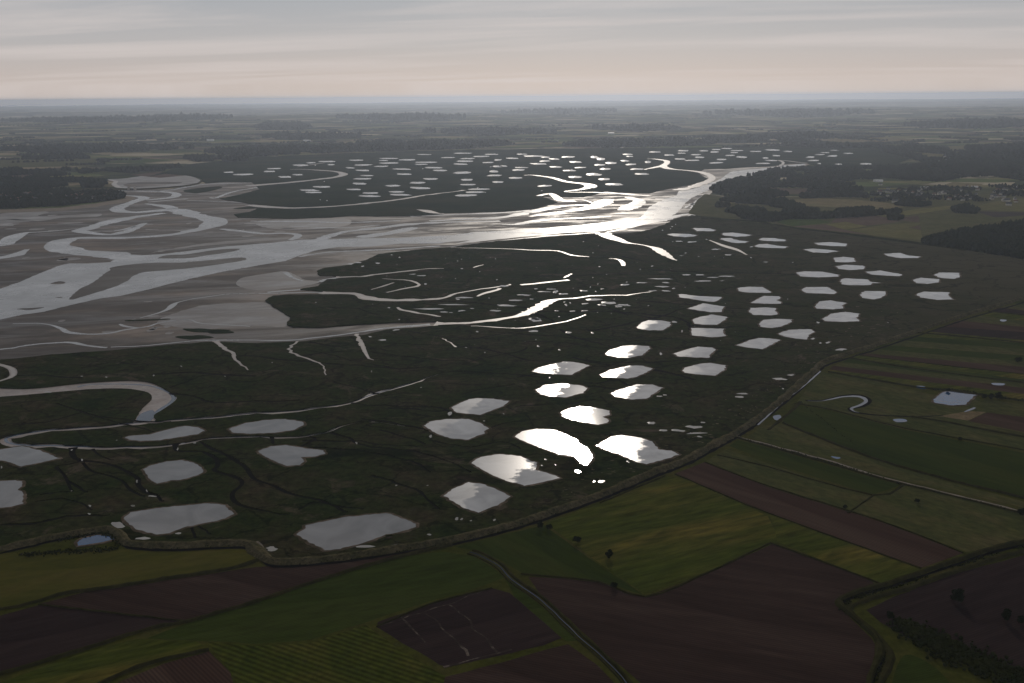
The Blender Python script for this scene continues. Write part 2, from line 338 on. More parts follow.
# ------------------------------------------------------------------ helpers
def link(name, verts, faces, material, parent=None, smooth=False, loc=None):
    me = bpy.data.meshes.new(name)
    if loc is not None:
        verts = [(v[0] - loc[0], v[1] - loc[1], v[2] - loc[2]) for v in verts]
    me.from_pydata([tuple(v) for v in verts], [], faces)
    me.materials.append(M[material] if isinstance(material, str) else material)
    if smooth:
        me.polygons.foreach_set('use_smooth', [True] * len(me.polygons))
    me.update()
    o = bpy.data.objects.new(name, me)
    if loc is not None: o.location = loc
    COL.objects.link(o)
    if parent is not None: o.parent = parent; o.location = (0, 0, 0) if loc is None else o.location
    return o

def struct(o, kind='structure'):
    o['kind'] = kind; return o

def tag(o, label, cat, group=None):
    o['label'] = label; o['category'] = cat
    if group: o['group'] = group
    return o

def empty(name, loc, rz=0):
    o = bpy.data.objects.new(name, None); COL.objects.link(o)
    o.location = loc; o.rotation_euler = (0, 0, rz); o.empty_display_size = 2
    return o

def copy_tree(o, parent=None):
    c = o.copy(); COL.objects.link(c); c.parent = parent
    for ch in list(o.children): copy_tree(ch, c)
    return c

def crop(ox, oy, s, txt):
    v = [tuple(float(q) for q in p.split(',')) for p in txt.split()]
    return [(ox + a / s, oy + b / s) for a, b in v]
def px(txt):
    return [tuple(float(q) for q in p.split(',')) for p in txt.split()]

def smooth_poly(pts, closed=True, k=4):
    """Catmull-Rom through 2D/3D tuples"""
    n = len(pts); out = []
    P = [Vector(p) for p in pts]
    rng = range(n) if closed else range(n - 1)
    for i in rng:
        if closed: a, b, c, d = P[(i - 1) % n], P[i], P[(i + 1) % n], P[(i + 2) % n]
        else: a, b, c, d = P[max(i - 1, 0)], P[i], P[i + 1], P[min(i + 2, n - 1)]
        for j in range(k):
            t = j / k
            out.append(0.5 * ((2 * b) + (c - a) * t + (2 * a - 5 * b + 4 * c - d) * t * t + (3 * b - a - 3 * c + d) * t ** 3))
    if not closed: out.append(P[-1].copy())
    return out

def wpoly(pxpts, z, sm=True, k=4):
    p = smooth_poly([(x, y) for x, y in pxpts], True, k) if sm else [Vector(q) for q in pxpts]
    return [at(q[0], q[1], z) for q in p]

def refine(pts, amp=0.12, closed=True, maxseg=None, seed=0.0):
    """subdivide long edges and jitter with noise, world space"""
    out = []
    n = len(pts)
    for i in range(n if closed else n - 1):
        a = Vector(pts[i]); b = Vector(pts[(i + 1) % n])
        dist = math.hypot(a.x, a.y)
        seg = maxseg or max(4.0, dist / 220)
        k = max(1, min(60, int((b - a).length / seg)))
        for j in range(k):
            p = a.lerp(b, j / k)
            if j > 0 or amp > 0:
                A = amp * seg
                q = Vector((p.x / (seg * 2.2), p.y / (seg * 2.2), seed))
                p = p + Vector((mnoise.noise(q) * A * 2, mnoise.noise(q + Vector((31, 17, 5))) * A * 2, 0))
            out.append(p)
    if not closed: out.append(Vector(pts[-1]))
    return out

def area2(pts):
    s = 0
    for i in range(len(pts)):
        a, b = pts[i], pts[(i + 1) % len(pts)]
        s += a[0] * b[1] - b[0] * a[1]
    return s / 2

def pip(poly, x, y):
    inside = np.zeros(len(x), bool); n = len(poly)
    for i in range(n):
        x1, y1 = poly[i][0], poly[i][1]; x2, y2 = poly[(i + 1) % n][0], poly[(i + 1) % n][1]
        if y1 == y2: continue
        c = ((y1 > y) != (y2 > y)) & (x < (x2 - x1) * (y - y1) / (y2 - y1) + x1)
        inside ^= c
    return inside

def cdt_fill(outer, cuts=()):
    """triangulate outer (world pts) minus cut quads -> verts2d, tris"""
    base = Vector((outer[0][0], outer[0][1]))
    V, F = [], []
    def addf(poly):
        if area2(poly) < 0: poly = poly[::-1]
        i0 = len(V)
        V.extend(Vector((p[0], p[1])) - base for p in poly)
        F.append(list(range(i0, i0 + len(poly))))
    V.extend(Vector((p[0], p[1])) - base for p in outer)
    n0 = len(outer)
    E = [(i, (i + 1) % n0) for i in range(n0)]
    extra = [c for c in cuts if len(c) > 4]
    for c in extra:
        i0 = len(V); V.extend(Vector((p[0], p[1])) - base for p in c)
        E += [(i0 + i, i0 + (i + 1) % len(c)) for i in range(len(c))]
    for c in cuts:
        if len(c) == 4 and abs(area2(c)) > 0.05: addf(c)
    v, e, f, ov, oe, of = delaunay_2d_cdt(V, E, F, 0, 0.01)
    T = np.array(f); VV = np.array([(q.x, q.y) for q in v])
    cen = VV[T].mean(1)
    free = np.ones(len(T), bool)
    order = np.argsort(cen[:, 0]); cs = cen[order]
    for fc in F:
        Q = [(V[i].x, V[i].y) for i in fc]
        lo = np.searchsorted(cs[:, 0], min(q[0] for q in Q)); hi = np.searchsorted(cs[:, 0], max(q[0] for q in Q))
        if hi > lo: free[order[lo:hi]] &= ~pip(Q, cs[lo:hi, 0], cs[lo:hi, 1])
    keep = pip([(p[0] - base.x, p[1] - base.y) for p in outer], cen[:, 0], cen[:, 1]) & free
    for c in extra:
        keep &= ~pip([(p[0] - base.x, p[1] - base.y) for p in c], cen[:, 0], cen[:, 1])
    tris = []
    for t in T[keep]:
        a, b, c = (VV[i] for i in t)
        ar = (b[0] - a[0]) * (c[1] - a[1]) - (c[0] - a[0]) * (b[1] - a[1])
        tris.append([int(i) for i in (t if ar > 0 else t[::-1])])
    if len(cuts): print('CDT', len(T), int(keep.sum()), len(tris))
    return [q + base for q in v], tris

def sheet(name, pts, z, material, loc=True):
    v, t = cdt_fill(pts)
    used = sorted(set(i for q in t for i in q)); mp2 = {u: i for i, u in enumerate(used)}
    verts = [(v[u].x, v[u].y, z) for u in used]
    if not verts: print('EMPTY SHEET', name, len(pts), pts[0]); return link(name, [(p[0], p[1], z) for p in pts], [list(range(len(pts)))], material)
    c = at_center(verts)
    return link(name, verts, [[mp2[i] for i in q] for q in t], material, loc=(c[0], c[1], 0) if loc else None)

def at_center(verts):
    return (sum(v[0] for v in verts) / len(verts), sum(v[1] for v in verts) / len(verts), 0)

def slab(name, outer, cuts, z, zb, material):
    """flat top with cut creeks and vertical-ish bank skirts"""
    v, t = cdt_fill(outer, cuts)
    used = sorted(set(i for q in t for i in q)); mp2 = {u: i for i, u in enumerate(used)}
    verts = [(v[u].x, v[u].y, z) for u in used]
    faces = [[mp2[i] for i in q] for q in t]
    cnt = {}
    for f in faces:
        for i in range(3):
            a, b = f[i], f[(i + 1) % 3]
            k = (min(a, b), max(a, b))
            cnt[k] = None if k in cnt else (a, b)
    low = {}
    def L(i):
        if i not in low:
            low[i] = len(verts); verts.append((verts[i][0], verts[i][1], zb))
        return low[i]
    for k, e in list(cnt.items()):
        if e: faces.append([e[1], e[0], L(e[0]), L(e[1])])
    return link(name, verts, faces, material)

def polyline_world(pts, z, k=3, jit=0.25):
    """pts: (px,py,width m) -> list of (Vector, width) resampled"""
    s = smooth_poly(pts, False, k)
    out = [(at(q[0], q[1], z), q[2]) for q in s]
    res = []
    for i in range(len(out) - 1):
        a, wa = out[i]; b, wb = out[i + 1]
        dist = math.hypot(a.x, a.y)
        seg = max(6.0, dist / 160)
        n = max(1, min(30, int((b - a).length / seg)))
        for j in range(n):
            t = j / n; p = a.lerp(b, t)
            q = Vector((p.x / (seg * 3), p.y / (seg * 3), 3.3))
            A = seg * jit
            p = p + Vector((mnoise.noise(q) * A, mnoise.noise(q + Vector((9, 9, 9))) * A, 0))
            w = (wa * (1 - t) + wb * t) * (1 + 0.6 * mnoise.noise(q * 1.7 + Vector((5, 1, 2))))
            res.append((p, max(w, 0.6)))
    res.append(out[-1])
    return res

def strip_quads(line):
    L_, R_ = [], []
    n = len(line)
    for i in range(n):
        a = line[max(i - 1, 0)][0]; b = line[min(i + 1, n - 1)][0]
        d = (b - a); d.z = 0
        if d.length < 1e-6: d = Vector((1, 0, 0))
        d.normalize(); nrm = Vector((-d.y, d.x, 0)); w = line[i][1] / 2
        L_.append(line[i][0] + nrm * w); R_.append(line[i][0] - nrm * w)
    return L_, R_

def strip(name, pts, z, material, k=3, jit=0.25):
    L_, R_ = strip_quads(polyline_world(pts, z, k, jit))
    n = len(L_)
    verts = [(p.x, p.y, z) for p in L_] + [(p.x, p.y, z) for p in R_]
    faces = [[i, n + i, n + i + 1, i + 1] for i in range(n - 1)]
    return link(name, verts, faces, material)

def ridge(name, pts, z, material, h=2.0, top=0.35, k=3, jit=0.1, hn=0.2, bumps=0.0):
    """raised bank along a polyline: trapezoid section"""
    line = polyline_world(pts, z, k, jit)
    n = len(line); verts = []; faces = []
    for i in range(n):
        a = line[max(i - 1, 0)][0]; b = line[min(i + 1, n - 1)][0]
        d = b - a; d.z = 0
        if d.length < 1e-6: d = Vector((1, 0, 0))
        d.normalize(); nr = Vector((-d.y, d.x, 0)); w = line[i][1] / 2; p = line[i][0]
        hh = h * (1 + hn * mnoise.noise(p * 0.02) + bumps * mnoise.noise(p * 0.13))
        for s, q in ((1, -0.3), (top + (1 - top) * 0.45, hh * 0.55), (top, hh), (-top, hh), (-(top + (1 - top) * 0.45), hh * 0.55), (-1, -0.3)):
            c = p + nr * w * s
            verts.append((c.x, c.y, z + q))
    for i in range(n - 1):
        for j in range(5):
            faces.append([i * 6 + j, i * 6 + j + 1, i * 6 + 7 + j, i * 6 + 6 + j])
    faces.append(list(range(6))); faces.append(list(range((n - 1) * 6, n * 6)))
    return link(name, verts, faces, material)

# ------------------------------------------------------------------ terrain
MUDZ = -2.2
def far_h(x, y):
    """gentle relief of the plateau beyond the estuary"""
    k = min(max((y - 11000) / 9000, 0), 1)
    if k <= 0: return 0.0
    a = mnoise.fractal(Vector((x / 9000, y / 5200, 1.7)), 0.9, 2.1, 5)
    return k * max(0.0, 45 + 60 * a)

def build_ground():
    verts = []; faces = []
    rs = [0] + [300 * (75000 / 300) ** (i / 170) for i in range(171)]
    nth = 260
    a0, a1 = R(-60), R(60)
    verts.append((0, 0, -2.6))
    for r in rs[1:]:
        for j in range(nth + 1):
            th = a0 + (a1 - a0) * j / nth
            x, y = r * math.sin(th), r * math.cos(th)
            verts.append((x, y, -2.6 + far_h(x, y)))
    for j in range(nth): faces.append([0, 1 + j + 1, 1 + j])
    for i in range(len(rs) - 2):
        b = 1 + i * (nth + 1)
        for j in range(nth):
            faces.append([b + j, b + j + 1, b + nth + 2 + j, b + nth + 1 + j])
    o = link('ground', verts, faces, 'land', smooth=True)
    # the rest of the disc behind the camera
    v2 = [(0, 0, -2.62)] + [(75000 * math.sin(a1 + (2 * math.pi - (a1 - a0)) * j / 60), 75000 * math.cos(a1 + (2 * math.pi - (a1 - a0)) * j / 60), -2.62) for j in range(61)]
    o2 = link('ground', v2, [[0, j + 2, j + 1] for j in range(60)], 'land')
    return o, o2
for o in build_ground(): struct(o)

dike_px = px("-420,590 -200,578 -60,558 0,550 49,538 98,530.5 112,530 121,536 127,543 150,545 180,545.5 241,543 254,548 268,560 285,562 337,558 403,548 452,540 512,525 561,509 610,491 659,470 690,458 719,441.5 737,432.5 768,411 793,390 818,367 829,359.5 868,347.5 918,331 968,314 1018,299.5 1080,280 1200,246")
# ---- mud of the estuary
mud_px = px("-420,640 -420,214 -100,211 0,210 60,208 95,203.5 125,198.5 131,196.5 120,194.5 100,194 90,191 100,190 130,189.5 170,189 195,184 225,182 255,180 290,168 330,162 500,172 520,160 640,152 800,160 812,163.5 805,166 770,172 735,183 710,194 697,203 690,215 720,222 740,226 800,236 880,246 900,300 850,345 700,430 480,530 240,540 0,548")
o = struct(sheet('mudflat', refine(wpoly(mud_px, MUDZ, False), 0.1), MUDZ, 'mud'))

# ---- creeks (px, py, width in metres)
def C6(ox, oy, txt): 
    out = []
    for p in txt.split():
        a, b, w = (float(q) for q in p.split(',')); out.append((ox + a / 6.827, oy + b / 6.827, w))
    return out
def C4(ox, oy, txt, s=4.0):
    out = []
    for p in txt.split():
        a, b, w = (float(q) for q in p.split(',')); out.append((ox + a / s, oy + b / s, w))
    return out
def P3(txt): return [tuple(float(q) for q in p.split(',')) for p in txt.split()]

big_creek = crop(0, 300, 4, "-160,340 0,350 100,352 200,345 300,333 400,325 520,320 600,328 650,350 705,385 692,410 650,438 615,462 625,478 600,492 560,490 530,492 540,475 570,430 605,395 600,375 560,361 480,353 350,357 200,370 0,387 -160,392")
creeks_wide = [
 P3("148,421,16 160,421,14 175,419.5,14 205,418,14 256,413,14 306,409.5,14 348,403,14 368,396,16 396,388,14 428,378,9 438,374,4 449,370,2.5"),
 P3("150,421,16 132,423,18 100,426,18 62,429,18 25,433,22 9,437,22 6,440,20 12,443.5,20 37,445.5,20 75,446,18 105,447,16 150,446,14 180,443.5,12 212,438,10 250,437,10 280,436.5,10 306,436,9 328,432,8 343,425,7 368,421,6 393,424,5 430,431,4"),
 P3("-12,361,14 6,366,12 11,371,12 8,377,10 -12,385,12"),
 P3("214,341,12 225,349,9 234,353,9 236,360,6 248,370,3"),
 P3("298,341,6 291,350,6 311,360,6 323,365,5 326,375,3"),
 P3("355,334,10 363,346,14 368,353,8 374,360,3"),
 P3("443,338,5 456,347,5"),
 P3("436,323.3,34 471,322.5,26 512,316,24 532,310,26 547,302,34 560,299,18 574,297.5,14 602,295.3,12 629,295,10 657,290.5,5"),
 P3("470,325.8,8 490,326.5,8 512,327.7,8 537,326,8 562,322,9 586,314.5,6"),
 P3("322,292.5,30 350,293.5,34 368,297,36 385,300,34 423,299.8,26 445,297.5,20 455,293.5,16 480,289,13 500,285.8,12 509,284,10"),
 P3("336,277,24 350,276.8,22 367,276,20 400,271.8,16 430,268.7,12 444,268.3,8"),
 C6(350, 220, "865,522,8 900,505,16 940,490,18 1024,465,12"),
 C6(350, 220, "170,475,6 230,457,10 300,427,10"),
 C6(350, 220, "260,495,10 350,472,12 470,447,14 450,430,10 360,410,10 220,400,6"),
 C6(350, 220, "835,325,10 870,315,12 912,304,6"),
 C6(350, 220, "325,595,8 350,615,12 430,632,12 540,645,12 620,658,8"),
 P3("450,247.5,10 474,248,12 500,248.3,12 529,249.7,12 558,251,14 573,254.5,16 589,256.7,6"),
 C6(500, 220, "740,262,5 800,270,14 835,290,18 842,312,12"),
 C6(500, 220, "115,440,14 300,427,16 470,408,18"),
 C6(500, 220, "440,393,5 465,382,12 490,366,8"),
 P3("603,233,60 608,236,70 616,239.5,60 625,242,26 636,243.5,16 650,246,16 659,248.5,24 668,255,24 677,260.3,6"),
 C6(650, 220, "415,135,10 500,165,14 575,190,20 620,212,14 662,237,8"),
]
creeks_far = [
 P3("246,186,70 275,183.5,60 300,181.5,60 325,178.5,60 338,176.3,60 342,173.8,60 334,171.3,45 318,170,40 303,169.3,30 290,169.3,20"),
 P3("298,167,12 313,164.5,25 325,162.8,20"),
 P3("248,205,50 262,206,50 288,207.8,46 310,207.6,42 345,205.2,42 387,201.2,36 425,195.2,28 455,191.5,22 464,190,30"),
 P3("522,175.2,16 533,174.9,24 551,177.4,34 564,181,45 588,184,60 592,187,60 582,189,40 566,191.5,25 595,192.3,30 624,194,36 650,195.8,40"),
 P3("539,195.7,25 550,193.5,30 556,197,40 561,200.5,50 575,201,60"),
 P3("678,190,60 700,184,50 711,180,50 712,176.5,50 704,173,45 690,170.5,40 672,168.8,40 664,166,40 668,163,34 667,160.5,30 655,158.8,26 648,159,20"),
 P3("664,165.5,30 655,167.5,30 645,169.5,20"),
 C6(350, 140, "455,475,10 510,480,50 570,495,30 640,502,14"),
 C6(650, 140, "860,185,20 900,160,20 880,140,20 820,138,20"),
 P3("807,163,20 797,162,26 783,160.6,26 770,160,10"),
]
def thin_from(txts):
    return [t for t in txts]
creeks_thin = [
 C4(0, 400, "380,238,6 375,275,5 415,305,4.5 500,310,4 580,330,4 650,370,4 700,400,4 700,430,4 750,465,4 810,485,4 835,515,2.5", 5.095),
 C4(0, 400, "415,310,3 350,325,3 270,345,4 320,375,3.5 345,410,3.5 370,465,2.5", 5.095),
 C4(0, 400, "430,315,3 470,355,3 560,380,3 620,410,3 660,460,3 740,490,2", 5.095),
 C4(0, 400, "-120,645,4 -20,637,4 150,625,4 280,605,4 350,590,4 450,582,3.5 560,585,2", 5.095),
 C4(0, 400, "200,480,2 290,472,2.5 360,465,3", 5.095),
 C4(0, 400, "345,405,3 400,435,3 450,470,2", 5.095),
 C4(0, 400, "170,515,2 300,505,2.5 420,520,2 470,560,1.5", 5.095),
 C4(0, 400, "480,245,3 520,280,2.5 580,305,2", 5.095),
 P3("178,443,4 179,450,4 200,452,4 215,458,4 217,466,4 215,471,4 240,479,4 242,486,3.5 232,493,3.5 235,502,3.5 256,510,3 290,514,2"),
 P3("197,442,4 212,449,4 225,455,4 245,467,4 250,475,3.5 256,481,3.5 276,486,3.5 295,494,3 322,501,3 347,512,2.5"),
 C4(256, 300, "60,545,3 68,575,2", 4), 
 C4(256, 300, "180,585,3 240,560,3 212,545,3"),
 C4(256, 300, "300,530,4 370,550,4 400,575,4 500,590,3.5 620,605,3 760,640,2.5 860,690,2.5"),
 C4(256, 300, "190,590,3 400,600,3 560,630,3 640,655,3 700,690,2.5"),
 C4(256, 300, "375,412,4 450,420,4 600,425,4 740,430,4 775,450,3 780,470,3"),
 C4(256, 300, "480,210,3 620,230,4 750,240,4 850,243,3"),
 C4(256, 300, "-140,225,3 0,225,4 150,240,4 300,255,4 450,265,4 570,275,3"),
 C4(256, 300, "600,125,3 750,145,4 1024,160,3 1300,175,3"),
 C4(256, 300, "770,285,3 900,290,4 1024,295,4 1180,310,3"),
 C4(0, 300, "620,295,4 750,290,5 900,300,5 1024,305,4"),
 C4(0, 300, "690,370,4 760,385,4 850,410,4 1024,405,4 1200,400,3"),
 C4(0, 300, "60,300,3 200,303,4 330,310,4"),
 C4(512, 300, "0,45,4 200,45,5 400,35,4"),
 C4(512, 300, "-100,125,4 250,150,4 480,165,4 640,150,3"),
 C4(512, 300, "300,240,3 400,250,4 600,245,4 700,235,3"),
 C4(512, 300, "20,420,3 200,415,3 330,400,3 420,410,2"),
 P3("640,268,6 700,272,7 760,273,7 820,276,5"),
 P3("520,275,5 560,276,7 610,274,7 660,274,5 720,277,4"),
 P3("590,258,5 620,256,8 650,262,5"),
 P3("640,300,5 700,305,5 760,310,4"),
 P3("560,312,4 620,312,6 680,318,4 690,330,4"),
 P3("430,440,3 470,447,3 500,441,3 520,449,2"),
 C4(256, 460, "360,45,3 430,70,3 500,100,3 560,150,2.5", 3.0625),
 C4(256, 460, "130,150,2 180,130,3 250,140,3 330,150,2", 3.0625),
 C4(0, 460, "640,230,2 590,195,2 600,240,2", 3.0625),
]
# random small side creeks over the southern marsh
rc = random.Random(11)
for i in range(70):
    x = rc.uniform(0, 860); y = 300 + 230 * rc.random() ** 1.3
    if y > 560 - 0.27 * x or y < 345 - x * 0.02 and x < 300: continue
    pts = []; w = rc.uniform(1.2, 3.2) * (1 + (520 - y) / 200)
    ang = rc.uniform(-0.25, 0.3)
    for k in range(rc.randint(3, 6)):
        pts.append((x, y, w)); x += rc.uniform(14, 34); y += math.sin(ang) * 22 + rc.uniform(-5, 5); w *= 0.86
    creeks_thin.append(pts)

creeks_thin = [[(a, b, w * (1.45 if b > 390 else 1.7)) for a, b, w in ln] for ln in creeks_thin]
def cut_quads(lines, k=3, jit=0.45):
    q = []
    for ln in lines:
        L_, R_ = strip_quads(polyline_world(ln, 0, k, jit))
        for i in range(len(L_) - 1):
            q.append([R_[i], R_[i + 1], L_[i + 1], L_[i]])
    return q

marshS_px = px("-420,376 -160,370 10,359 50,354.5 100,351 140,347.5 175,344.5 210,341.5 256,343 306,341 338,337 363,335 386,329.5 411,327.5 438,325.5 438,321 396,322 356,324 318,327 293,326.5 286,324 291,317 281,311 271,304 265,300 273,295.5 288,294.3 326,294 326,291.3 300,289 317,286 327,279 340,278.4 340,276 332,275.2 319,275.3 317,270 325,267.6 350,264.7 365,260 379,254 394,252 423,249 451,247 474,243.5 500,240.6 544,237 588,234.3 603,234 627,233.5 650,229.5 658,226.5 665,224 676,218.2 687,216.3 692,215 708,217 741,221.5 768,223 805,230.5 868,238 920,244.5 968,250.5 1024,259.5 1100,270 1250,292")
marshS_px += [p for p in dike_px[::-1] if p[0] < 1100]
cutsS = cut_quads([[(a, b, w * 0.85) for a, b, w in ln] for ln in creeks_wide], jit=0.9) + cut_quads(creeks_thin, jit=0.8)
bc = refine(wpoly(big_creek, 0, True, 3), 0.12)
outer = refine(wpoly(marshS_px, 0, False), 0.22)
struct(slab('salt_marsh', outer, cutsS + [bc], 0.0, -2.4, 'marsh'))

marshB_px = px("150,176 190,164 260,157 350,153 450,150 560,148.5 700,147.5 800,145.5 880,148.5 912,158 890,166 850,169.5 815,165.6 807,163.2 789,163.6 770,166.3 745,167 726,168.6 704,168.8 700,172 700,174.5 707,178.5 703,181.5 691,184.6 672,187.6 657,191 650,193.2 632,193 605,191.2 596,194 583,197 570,196.8 551,196.4 541,196.5 548,198.6 558,202 550,204.4 534,208.6 500,211.3 482,211.8 445,213 438,214 420,215.2 379,216 350,215.4 332,217 288,218.4 258,217.6 238,217 234,214 250,211.8 258,208 252,204 240,201.5 228,200 220,198.5 240,194.5 260,189 255,185 252,182 225,181.6 206,183 202,180.5 203,178.5 190,175.5 165,173.5")
struct(slab('salt_marsh', refine(wpoly(marshB_px, 0, False), 0.18), cut_quads(creeks_far, 3, 0.7), 0.0, -2.4, 'marsh_far'))
# small grassy flats at the left end of the far marsh and in the mud
for q in ["233,208.5 250,206.5 262,207.2 250,209", "185,190 215,186.5 222,188 200,193 188,192.5", "128,320.2 165,319 166,319.8 130,321.2", "207,331.5 230,331.2 233,333 214,333.4", "184,328.7 231,330.2 200,332.5", "175,337 198,335.5 215,337.3 190,339.3"]:
    struct(slab('salt_marsh', refine(wpoly(px(q), MUDZ), 0.2), [], MUDZ + 0.5, MUDZ - 0.1, 'marsh_far'))

# ---- creek beds: paler wet mud with rills down the middle
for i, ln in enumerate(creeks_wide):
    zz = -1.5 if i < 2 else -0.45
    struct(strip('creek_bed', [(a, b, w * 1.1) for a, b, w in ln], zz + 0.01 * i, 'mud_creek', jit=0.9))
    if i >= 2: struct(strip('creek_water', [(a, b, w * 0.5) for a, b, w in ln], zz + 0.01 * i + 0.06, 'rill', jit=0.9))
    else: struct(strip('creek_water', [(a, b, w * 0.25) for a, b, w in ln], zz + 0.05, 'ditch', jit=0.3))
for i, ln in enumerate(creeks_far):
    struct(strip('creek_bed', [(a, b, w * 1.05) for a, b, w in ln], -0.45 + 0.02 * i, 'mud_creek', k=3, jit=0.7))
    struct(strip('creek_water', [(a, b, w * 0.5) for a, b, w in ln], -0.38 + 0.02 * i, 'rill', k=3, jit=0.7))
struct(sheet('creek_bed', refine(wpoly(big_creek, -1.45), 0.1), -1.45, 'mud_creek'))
rz = -1.35
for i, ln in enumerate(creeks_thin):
    struct(strip('creek_bed', [(a, b, w * 1.3) for a, b, w in ln], -0.9 + 0.004 * i, 'mud_shade', jit=0.8))  # narrow creeks: bank shade painted as a near-black bed
struct(strip('creek_water', P3("78,387,5 92,384,6 120,384,5 148,385,5 165,390,5 174,396,6 172,402,6 160,410,7 152,418,8 146,422,8"), rz, 'ditch'))
struct(sheet('creek_water', refine(wpoly(crop(0, 300, 4, "545,482 565,455 605,440 620,450 605,465 605,482 570,488"), rz + .03), 0.1), rz + .03, 'ditch'))

# ---- the river and the water on the mudflat
WZ = MUDZ + 0.14
river_px = px("-420,400 -100,341 0,319.8 22,314.7 44,311.8 66,306 102,298 122,295.5 150,289 166,284.7 200,276.5 229,270.5 258,265.4 285,261 302,254.6 317,250 339,247 372,246.4 401,243.6 438,243.4 467,242.7 500,239 529,236 566,232.6 602,231 632,226 650,222 659,220 672,216 678,212 684,204.5 691,198 698,195 706,191 716,187 731,181.7 750,176.6 764,171.8 782,168.3 800,166.2 806,165 804,163.6 789,165 767,167.8 752,169.3 731,171.5 726,175 720,179.5 708,184 691,189 679,191 676,195.7 665,199 656,203 650,206.6 643.5,214.7 638,218.4 617,220.6 581,225 537,228.6 500,231 474,232 452,235.2 430,236 401,238 350,238.4 325,239.6 302,239.6 273,242.7 244,245 225,246.6 188,251 159,254.4 138,255.4 124,254 110,262 88,263.4 69,263.4 56,266.4 51,269 37,274.4 22,281 0,289 -100,312 -420,350")
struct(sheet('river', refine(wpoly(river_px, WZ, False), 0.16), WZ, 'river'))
bars = ["146,263 112,267 110,270 104,273.5 92,283 80,289 70,297.5 72,299.5 85,296 110,288 128,281 133,276 145,272 165,270.5 200,267 240,261 246,258.5 240,257.3 220,259 180,262.5",
        "158,258 166,255.4 188,254 217,249.6 239,248.5 237,250.2 224,253 202,256 190,258 162,258.6",
        "51,283.5 58,281.3 65,281.8 64,283.6 55,284.2", "17,308.8 44,307.4 30,310", "55,297.5 60,297 62,298", 
        "604,234.5 627,229.8 640,227.2 640,228 618,231.5", "440,243.6 452,241.6 470,240.5 455,243"]
for b_ in bars:
    struct(sheet('mud_bank', refine(wpoly(px(b_), WZ + .06), 0.2), WZ + 0.06, 'mud_dark' if b_[0] in '14' else 'mud'))
rills = [
 P3("135,258,90 103,254,110 80,252,110 62,248,100 58,245,90 65,240.5,80 82,237.5,60 110,238,50 150,236.5,50 175,234,50 200,229,60 212,225,90 216,221.5,90 211,219,90 195,215.5,90 176,210,110 160,210.5,80 140,212,70 123,211.5,60 117,209,60 122,206,60 135,201.5,60 146,198,60 138,196,40 124,195.4,25"),
 P3("110,190.5,30 130,190.5,30 160,191.5,40 174,193.5,60 172,197,60 158,199,50 146,200,40"),
 P3("150,202,20 175,199.5,30 187,199,40"), P3("148,203.5,25 165,206,60 172,209,60"),
 P3("165,213,40 150,215,50 125,218.5,80 105,223,80 85,229,80 80,230.8,70 95,233.5,45 110,234.5,40 128,231,50 140,226,40 146,223,20"),
 P3("112,231,15 125,229,20 135,226,20"),
 P3("79,228,8 58,230.6,18 37,232,24 22,233.3,40 13,237,60 7,242,60 0,245,60 -60,250,60"),
 P3("25,249.5,20 20,252,30 6,256.7,60 -60,262,80"),
 P3("158,191.5,20 182,188,28 202,184.5,28 232,183.4,26 250,182.8,24 275,182,24"),
 P3("187,200.5,14 232,202,14 255,204,14"), P3("210,197.5,15 217,198,22 232,192,20 250,188.5,20 262,186,24"),
 P3("222,229,24 244,231.7,36 266,233.5,30 282,233,30 295,234,30 299,235.6,30 296,238,30 290,240,20"),
 P3("318,241,60 329,236,50 341,232.4,45 350,231,45 379,228,50 408,224.4,55 452,222,50 500,221,40"),
 P3("360,237.5,60 391,233,70 405,229.5,60 415,227.3,30"),
 P3("430,221,40 467,219,60 500,217.3,60 529,212,60 558,206.6,60 581,204.8,50 590,205.5,30"),
 P3("409,216.5,30 450,214.6,40 500,212.6,40 530,210,20"),
 P3("250,221,15 300,221.5,30 350,222.5,30 400,220.5,20"),
 P3("290,226,10 340,228,20 380,225,15"),
 P3("530,216.5,20 544,214,40 573,210.3,60 595,206.6,90 604,201.5,110 609,199,60"),
 P3("500,224,30 515,224.2,40 537,220.6,50 566,218.4,50 611,216.5,20"),
 P3("623,210.3,60 632,206.6,90 640,202.5,90 639,199.5,70 627,196.8,30"),
 P3("561,200,16 582,199.5,14 595,203.7,14"),
 P3("656,198.7,20 669,198.6,20"), P3("690,205,12 697,200,14 703,196,12"), P3("684,208,14 692,203,20 694,212,24 690,216,22"),
 P3("606,232.5,12 650,222.5,50 672,217,50 690,213.5,20 702,215.4,14"),
 P3("450,247,14 500,240.5,16 560,235,16 600,232.5,14"),
 P3("300,257,14 330,252,18 380,250,24 440,246,20"),
 P3("12,323.5,6 34,323.5,7 51,324.7,8 63,328.6,12 69,332,16 88,333.7,12 110,333,10 125,329.4,9 150,326,8 159,323,6 176,320,5"),
 P3("179,319.8,4 191,320.6,5 202,323.5,5 250,326.4,5"), P3("119,324,5 125,326,10 140,327.5,5"),
 P3("141,317.6,5 159,313,7 169,309,12 173,305,16 178,302,7 195,298.6,6 225,294.5,6 250,293.5,6 265,293,8 310,292.5,12 325,292.5,18"),
 P3("-100,356,8 0,349,10 25,345.5,10 67,342,12 87,345,12 107,347.5,9"),
 P3("110,347,5 150,345,6 200,340.5,7 256,340.3,7 300,339.5,8 345,334,10 385,328.5,12 430,324.5,22"),
 P3("285,272,16 292,277,10 303,281,8"), P3("320,282,20 327,279.6,20 340,277,16"),
 P3("268,292,10 300,289.8,14 330,291.7,10"),
]
for r_ in rills:
    struct(strip('tidal_channel', [(a, b, w * 0.85) for a, b, w in r_], WZ + 0.02, 'river', jit=0.5))
